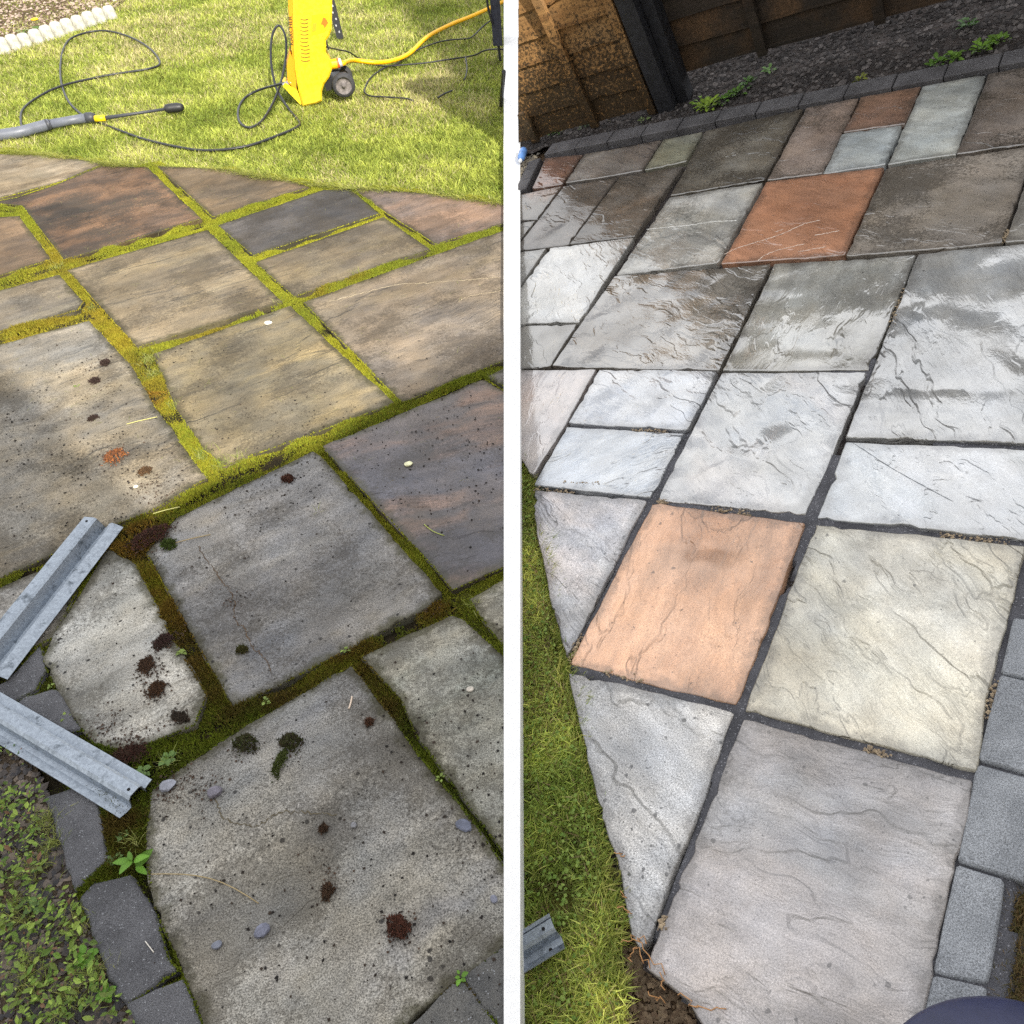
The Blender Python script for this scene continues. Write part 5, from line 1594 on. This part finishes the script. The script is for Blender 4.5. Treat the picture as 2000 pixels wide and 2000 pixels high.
def cables():
    blk = plain('black_cable', (0.02, 0.02, 0.022, 1), 0.5)
    def c(pts, label, r=0.0055, start=None):
        p = [LF.at(*q) for q in pts]
        if start is not None: p = [start] + p
        tag(MB().tube(smooth_path(p, 8), r, 8).build('power_cable', blk, frame=LF, smooth=True), label, 'cable', 'black cables on the lawn')
    x, z = WS(638, 92, 0.08)
    c([(660, 97, .16), (682, 102, .10), (700, 113, .02), (730, 126, .006), (768, 128, .008), (790, 113, .012), (812, 99, .012), (850, 84, .010), (880, 78, .008), (905, 76, .010), (922, 72, .014), (945, 50, .02), (965, 37, .05), (976, 44, .12)], 'black flex leaving the washer and running beside the yellow hose', start=WF.world((x, 0.08, z)))
    c([(808, 197, .004), (790, 192, .009), (745, 189, .010), (722, 187, .010), (712, 177, .010), (724, 152, .010), (754, 131, .010), (775, 128, .010), (830, 123, .010), (870, 117, .012), (922, 109, .014), (946, 99, .03), (968, 96, .06), (990, 97, .08)], 'black cable with a hooked loop on the lawn right of the washer wheel')
    c([(909, 112, .014), (912, 132, .010), (910, 148, .008), (906, 156, .004)], 'short black cable end hanging down in the shaded grass', 0.005)
    c([(855, 191, .006), (868, 183, .012), (883, 177, .006)], 'short dark offcut of cable lying alone in the lawn', 0.006)
cables()
def stand():
    a = LF.at(981, 206)
    t = thing('folding_stand', 'black folding stand at the right edge of the lawn', 'stand', LF, a)
    blk = plain('stand_black', (0.02, 0.02, 0.024, 1), 0.5)
    dg = plain('stand_dark_fabric', srgb(52, 54, 66), 0.85, nscale=40, amt=0.2)
    def q(x, y, h): return LF.at(x, y, h) - a
    MB().tube([q(978.5, 206, 0.0), q(984, 140, 0.34)], 0.012, 10).build('leg', blk, t)
    b = q(977, 118, 0.0)
    MB().tube([b, b + np.array([-0.03, 0.0, 0.5])], 0.010, 10).build('leg', blk, t)
    x, y = b[0] - 0.01, b[1]
    MB().prism([(x - 0.035, y - 0.10), (x + 0.03, y - 0.11), (x + 0.03, y + 0.10), (x - 0.025, y + 0.11)], 0.12, 0.60, 0.015).build('tool_bag', dg, t)
    MB().tube(smooth_path([(x - 0.03, y - 0.1, 0.60), (x - 0.055, y - 0.10, 0.40), (x - 0.03, y - 0.11, 0.26)], 6), 0.008, 8).build('strap', blk, t, smooth=True)
stand()
def strap_post():
    a = LF.at(664.5, 76)
    t = thing('perforated_post', 'black perforated post standing behind the washer', 'post', LF, a)
    up = np.array([-0.09, 0.05, 1.0])
    e = np.array([1.0, 0.1, 0])
    e /= np.linalg.norm(e)
    w = 0.026
    b = np.array([0, 0.02, 0])
    v = []
    for h in (0, 0.62):
        for s, k in ((-1, 0), (1, 0), (1, 1), (-1, 1)):
            v.append(up * h + e * w * s + b * k)
    MB().add(v, [(3, 2, 1, 0), (4, 5, 6, 7), (0, 1, 5, 4), (1, 2, 6, 5), (2, 3, 7, 6), (3, 0, 4, 7)]).build('bar', plain('post_black', (0.022, 0.023, 0.028, 1), 0.5), t)
    lite = plain('punched_hole_grey', srgb(170, 172, 176), 0.6)
    for i in range(12):
        c = up * (0.05 + i * 0.045) + np.array([0, -0.0015, 0]) - e * (0.006 if i % 2 else -0.006)
        an = np.linspace(0, 6.2832, 10, endpoint=False)
        MB().add([c + e * math.cos(x) * 0.006 + up * math.sin(x) * 0.008 for x in an], [tuple(range(10))]).build('punched_hole', lite, t)
strap_post()

# ---- white scalloped edging of the flower bed
def scallops():
    t = thing('scalloped_edging', 'weathered white scalloped edging along the far flower bed', 'edging', LF, (0, 0, 0))
    m = plain('weathered_white_concrete', srgb(176, 174, 162), 0.85, nscale=30, amt=0.3, bump=0.004)
    pts = [(8, 94), (29, 88), (50, 82), (73, 76), (94, 69), (114, 62), (134, 55), (155, 48), (176, 41), (196, 35), (216, 28)]
    for x, y in pts:
        c = LF.at(x, y + 5)
        o = lathe([(0.058, -0.02), (0.056, 0.05), (0.05, 0.075), (0.034, 0.092), (0.0, 0.098)], 18).build('scallop', m, t, smooth=True)
        o.location = c
        o.scale = (1.0, 0.7, rng.uniform(0.9, 1.08))
    bed = flat(LF, [(-60, 100), (10, 86), (216, 20), (330, -60), (-60, -90)])
    tag(MB().add([(x, y, -0.004) for x, y in bed], [tuple(range(len(bed)))]).build('flower_bed', M['turf_edge'], frame=LF), 'brown soil of the far flower bed behind the scalloped edging', 'bed', kind='structure')
    n = 2600
    q = sample_poly(bed, n)
    v, f = lumps(q[:, 0], q[:, 1], np.full(n, 0.0), rng.uniform(0.005, 0.022, n), 0.7)
    tag(fast_mesh('bed_chippings', v, f, M['chips'], LF, np.repeat(lerp((0.20, 0.14, 0.11), (0.42, 0.34, 0.28), rng.random(n)), 6, 0)), 'brown bark chippings in the far flower bed', 'chippings', kind='stuff')
    w = weed(LF, 76, 60, 8, 0.05, 0.02, (0.12, 0.2, 0.04), 'yellow flowered weed behind the scalloped edging', 'far bed plants')
    fl = lathe([(0.0, 0.0), (0.03, 0.006), (0.034, 0.014), (0.02, 0.02), (0.0, 0.02)], 12).build('flower', plain('yellow_petals', srgb(240, 200, 20), 0.6), w, smooth=True)
    fl.location = (0, 0, 0.08)
    weed(LF, 45, 66, 12, 0.06, 0.02, (0.16, 0.24, 0.05), 'pale green plant at the left end of the flower bed', 'far bed plants')
scallops()

# ---- lumps of moss, pebbles and bits lying on the slabs
def clump(px, py, r_px, c0, c1, label, cat='moss clump', name='moss_clump', stretch=1.0, ang=0.0, hk=0.8, n=420):
    p = LF.at(px, py)
    r = np.linalg.norm(LF.at(px + r_px * 0.88, py)[:2] - p[:2])
    a = rng.uniform(0, 6.28, n)
    d = np.sqrt(rng.random(n)) * r * (0.85 + 0.13 * np.sin(2 * a + px) + 0.10 * np.sin(5 * a + py) + 0.06 * np.sin(9 * a))
    stray = rng.random(n) < 0.22
    d = np.where(stray, d * rng.uniform(1.0, 1.45, n), d)
    x, y = d * np.cos(a) * stretch, d * np.sin(a)
    x, y = x * math.cos(ang) - y * math.sin(ang), x * math.sin(ang) + y * math.cos(ang)
    z = r * hk * np.clip(1 - (d / r) ** 2, 0, 1) * 0.9
    v, f = pyramids(x, y, z, rng.uniform(0.0012, 0.0028, n), rng.uniform(0.003, 0.007, n), 0.7)
    c = lerp(c0, c1, rng.random(n)) * rng.uniform(0.7, 1.9, n)[:, None]
    o = fast_mesh(name, v, f, M['moss'], LF, np.repeat(c, 5, 0))
    o.location = (p[0], p[1], 0.002)
    # solid core so the lump is not hollow
    tag(o, label, cat, 'moss and debris lumps on the old slabs')
DG, DB, RD = (0.045, 0.055, 0.016), (0.045, 0.034, 0.024), (0.10, 0.045, 0.03)
clump(480, 1456, 27, DG, DB, 'dark green moss lump on the near big slab, left of the moss roll')
clump(568, 1452, 24, DG, DB, 'dark moss lump at the top of the moss roll')
clump(548, 1492, 13, DG, (0.06, 0.075, 0.02), 'slug shaped roll of dark moss on the near big slab', stretch=2.6, ang=1.35, hk=1.3)
clump(225, 893, 23, (0.30, 0.12, 0.04), (0.09, 0.04, 0.03), 'large rust coloured moss lump on the left slab', stretch=1.3, ang=1.2, hk=0.4)
clump(283, 922, 14, (0.14, 0.08, 0.04), DB, 'small brown moss lump right of the rust coloured one', hk=0.4)
clump(562, 937, 14, RD, (0.04, 0.02, 0.015), 'dark red moss scrap near the top of the cracked slab', hk=0.4)
clump(778, 1812, 22, (0.11, 0.045, 0.03), (0.035, 0.02, 0.015), 'reddish brown fibrous lump on the near big slab', stretch=1.6, ang=-1.0, hk=0.5)
clump(640, 1742, 11, (0.09, 0.05, 0.03), DB, 'little brown crumb trail on the near big slab', stretch=1.8, ang=1.4, hk=0.3)
clump(632, 1620, 9, DB, (0.07, 0.04, 0.025), 'small dark tuft near the ripple of the big near slab', hk=0.4)
clump(473, 1271, 12, DG, (0.06, 0.045, 0.02), 'round dark moss button near the crack', hk=0.5)
clump(722, 1412, 9, (0.11, 0.05, 0.03), DB, 'small reddish crumb right of the moss roll', hk=0.4)
clump(286, 1300, 17, (0.05, 0.036, 0.028), (0.09, 0.05, 0.03), 'upper part of the crumbling dark hollow in the broken pale slab', stretch=1.3, ang=2.2, hk=0.2, n=500)
clump(306, 1346, 17, (0.09, 0.045, 0.022), (0.05, 0.036, 0.028), 'lower reddish part of the crumbling hollow in the broken pale slab', stretch=1.4, ang=1.6, hk=0.2, n=500)
clump(352, 1402, 12, (0.045, 0.036, 0.03), DB, 'dark crumbs near the bottom right corner of the broken pale slab', stretch=2.0, ang=-0.6, hk=0.2)
clump(320, 1255, 22, DB, (0.06, 0.03, 0.03), 'black brown debris beside the joint of the broken slab', hk=0.25)
clump(295, 1050, 30, (0.09, 0.035, 0.03), DB, 'dark purple brown debris where the joints meet under the channel tip', stretch=1.8, ang=0.5, hk=0.3, n=800)
clump(330, 1065, 18, (0.05, 0.08, 0.015), DG, 'green brown moss patch at the corner of the cracked slab', hk=0.3)
clump(205, 710, 12, (0.05, 0.03, 0.03), DB, 'purple brown scrap on the left slab', hk=0.3)
clump(185, 745, 12, (0.05, 0.03, 0.03), DB, 'purple brown scrap below the first scrap on the left slab', hk=0.3)
clump(182, 818, 10, (0.04, 0.025, 0.025), DB, 'small dark scrap above the rust coloured lump', hk=0.3)
clump(255, 1475, 26, (0.06, 0.025, 0.02), DB, 'dark debris between the broken slab and the lower channel', stretch=1.8, ang=0.2, hk=0.3, n=700)
def pebble(px, py, r_px, col, label, sx=1.3, ang=0.3, hk=0.6):
    r_px *= 0.8 if max(col[:3]) < 0.5 else 0.6
    p = LF.at(px, py)
    r = np.linalg.norm(LF.at(px + r_px, py)[:2] - p[:2])
    bm = bmesh.new()
    bmesh.ops.create_icosphere(bm, subdivisions=2, radius=1)
    w = Wave(2.6, int(px))
    for v in bm.verts:
        k = 1 + 0.20 * float(w(v.co.x + v.co.z, v.co.y - v.co.z))
        v.co = Vector((v.co.x * sx * r * k, v.co.y * r * k, min(max(v.co.z, -0.4), 0.62) * r * hk * 1.4 * k))
    me = bpy.data.meshes.new('pebble')
    bm.to_mesh(me)
    bm.free()
    me.materials.append(plain('pebble_stone', col, 0.7, nscale=90, amt=0.25, bump=0.002))
    o = bpy.data.objects.new('pebble', me)
    COL.objects.link(o)
    o.location = (p[0], p[1], 0.002 + r * hk * 0.35)
    o.rotation_euler = (0, 0, ang)
    tag(o, label, 'pebble', 'pebbles and chips on the old slabs')
pebble(512, 1822, 17, srgb(112, 114, 130), 'blue grey pebble near the bottom of the big near slab', 1.2, 0.5)
pebble(425, 1847, 11, srgb(118, 122, 134), 'smaller blue grey pebble left of the larger one')
pebble(904, 1613, 15, srgb(96, 100, 116), 'flat slate chip beside the long mossy joint', 1.5, -0.5, 0.35)
pebble(965, 1758, 11, srgb(122, 124, 138), 'grey pebble at the right edge of the big near slab', 0.9)
pebble(420, 1550, 15, srgb(112, 108, 118), 'mauve grey pebble in the pitted corner of the big near slab')
pebble(330, 1535, 17, srgb(138, 140, 150), 'pale grey chip at the tip of the lower channel', 1.3, 0.2, 0.4)
pebble(691, 1613, 8, srgb(128, 128, 132), 'small square chip near the ripple of the big near slab', 1.0)
pebble(798, 908, 11, srgb(236, 232, 190), 'pale yellow chip on the dark blue slab', 1.3, 0.0, 0.5)
pebble(524, 632, 9, srgb(236, 234, 222), 'white chip at the top of the sunny middle slab', 1.3, -0.3, 0.4)
pebble(266, 952, 6, srgb(240, 232, 206), 'tiny white chip on the left slab')
pebble(918, 1348, 11, srgb(196, 188, 176), 'pale chip on the grey corner slab', 1.1, 0.6, 0.4)
def stem(a, b, label, r=0.0011, bow=0.01, col=(168, 150, 112)):
    p = np.linspace(LF.at(*a), LF.at(*b), 9)
    e = p[-1] - p[0]
    n = np.array([-e[1], e[0], 0]) / np.linalg.norm(e)
    p += n * (np.sin(np.linspace(0, math.pi, 9)) * bow)[:, None]
    p[:, 2] = 0.004
    tag(MB().tube(p, r, 6).build('dry_stem', plain('dry_straw', srgb(*col), 0.8), frame=LF, smooth=True), label, 'stem', 'dry stems on the old slabs')
stem((297, 1709), (506, 1766), 'long bowed straw on the big near slab', 0.0012, 0.022)
stem((330, 1066), (412, 1046), 'thin pale twig at the corner of the cracked slab', 0.0016, 0.003)
stem((688, 1362), (682, 1386), 'short white stalk near the top of the big near slab', 0.0022, 0.001, (226, 206, 186))
stem((829, 1026), (868, 1048), 'curved yellow green stalk on the dark blue slab', 0.0013, -0.006, (170, 180, 90))
stem((248, 830), (308, 816), 'pale grass stalk on the left slab beside the mossy joint', 0.0012, 0.002, (200, 196, 120))
stem((300, 1005), (352, 992), 'pale straw across the moss below the left slab', 0.0014, 0.002, (206, 204, 130))
stem((285, 1840), (302, 1862), 'short white stalk on the big dark block', 0.0011, 0.0, (220, 214, 204))
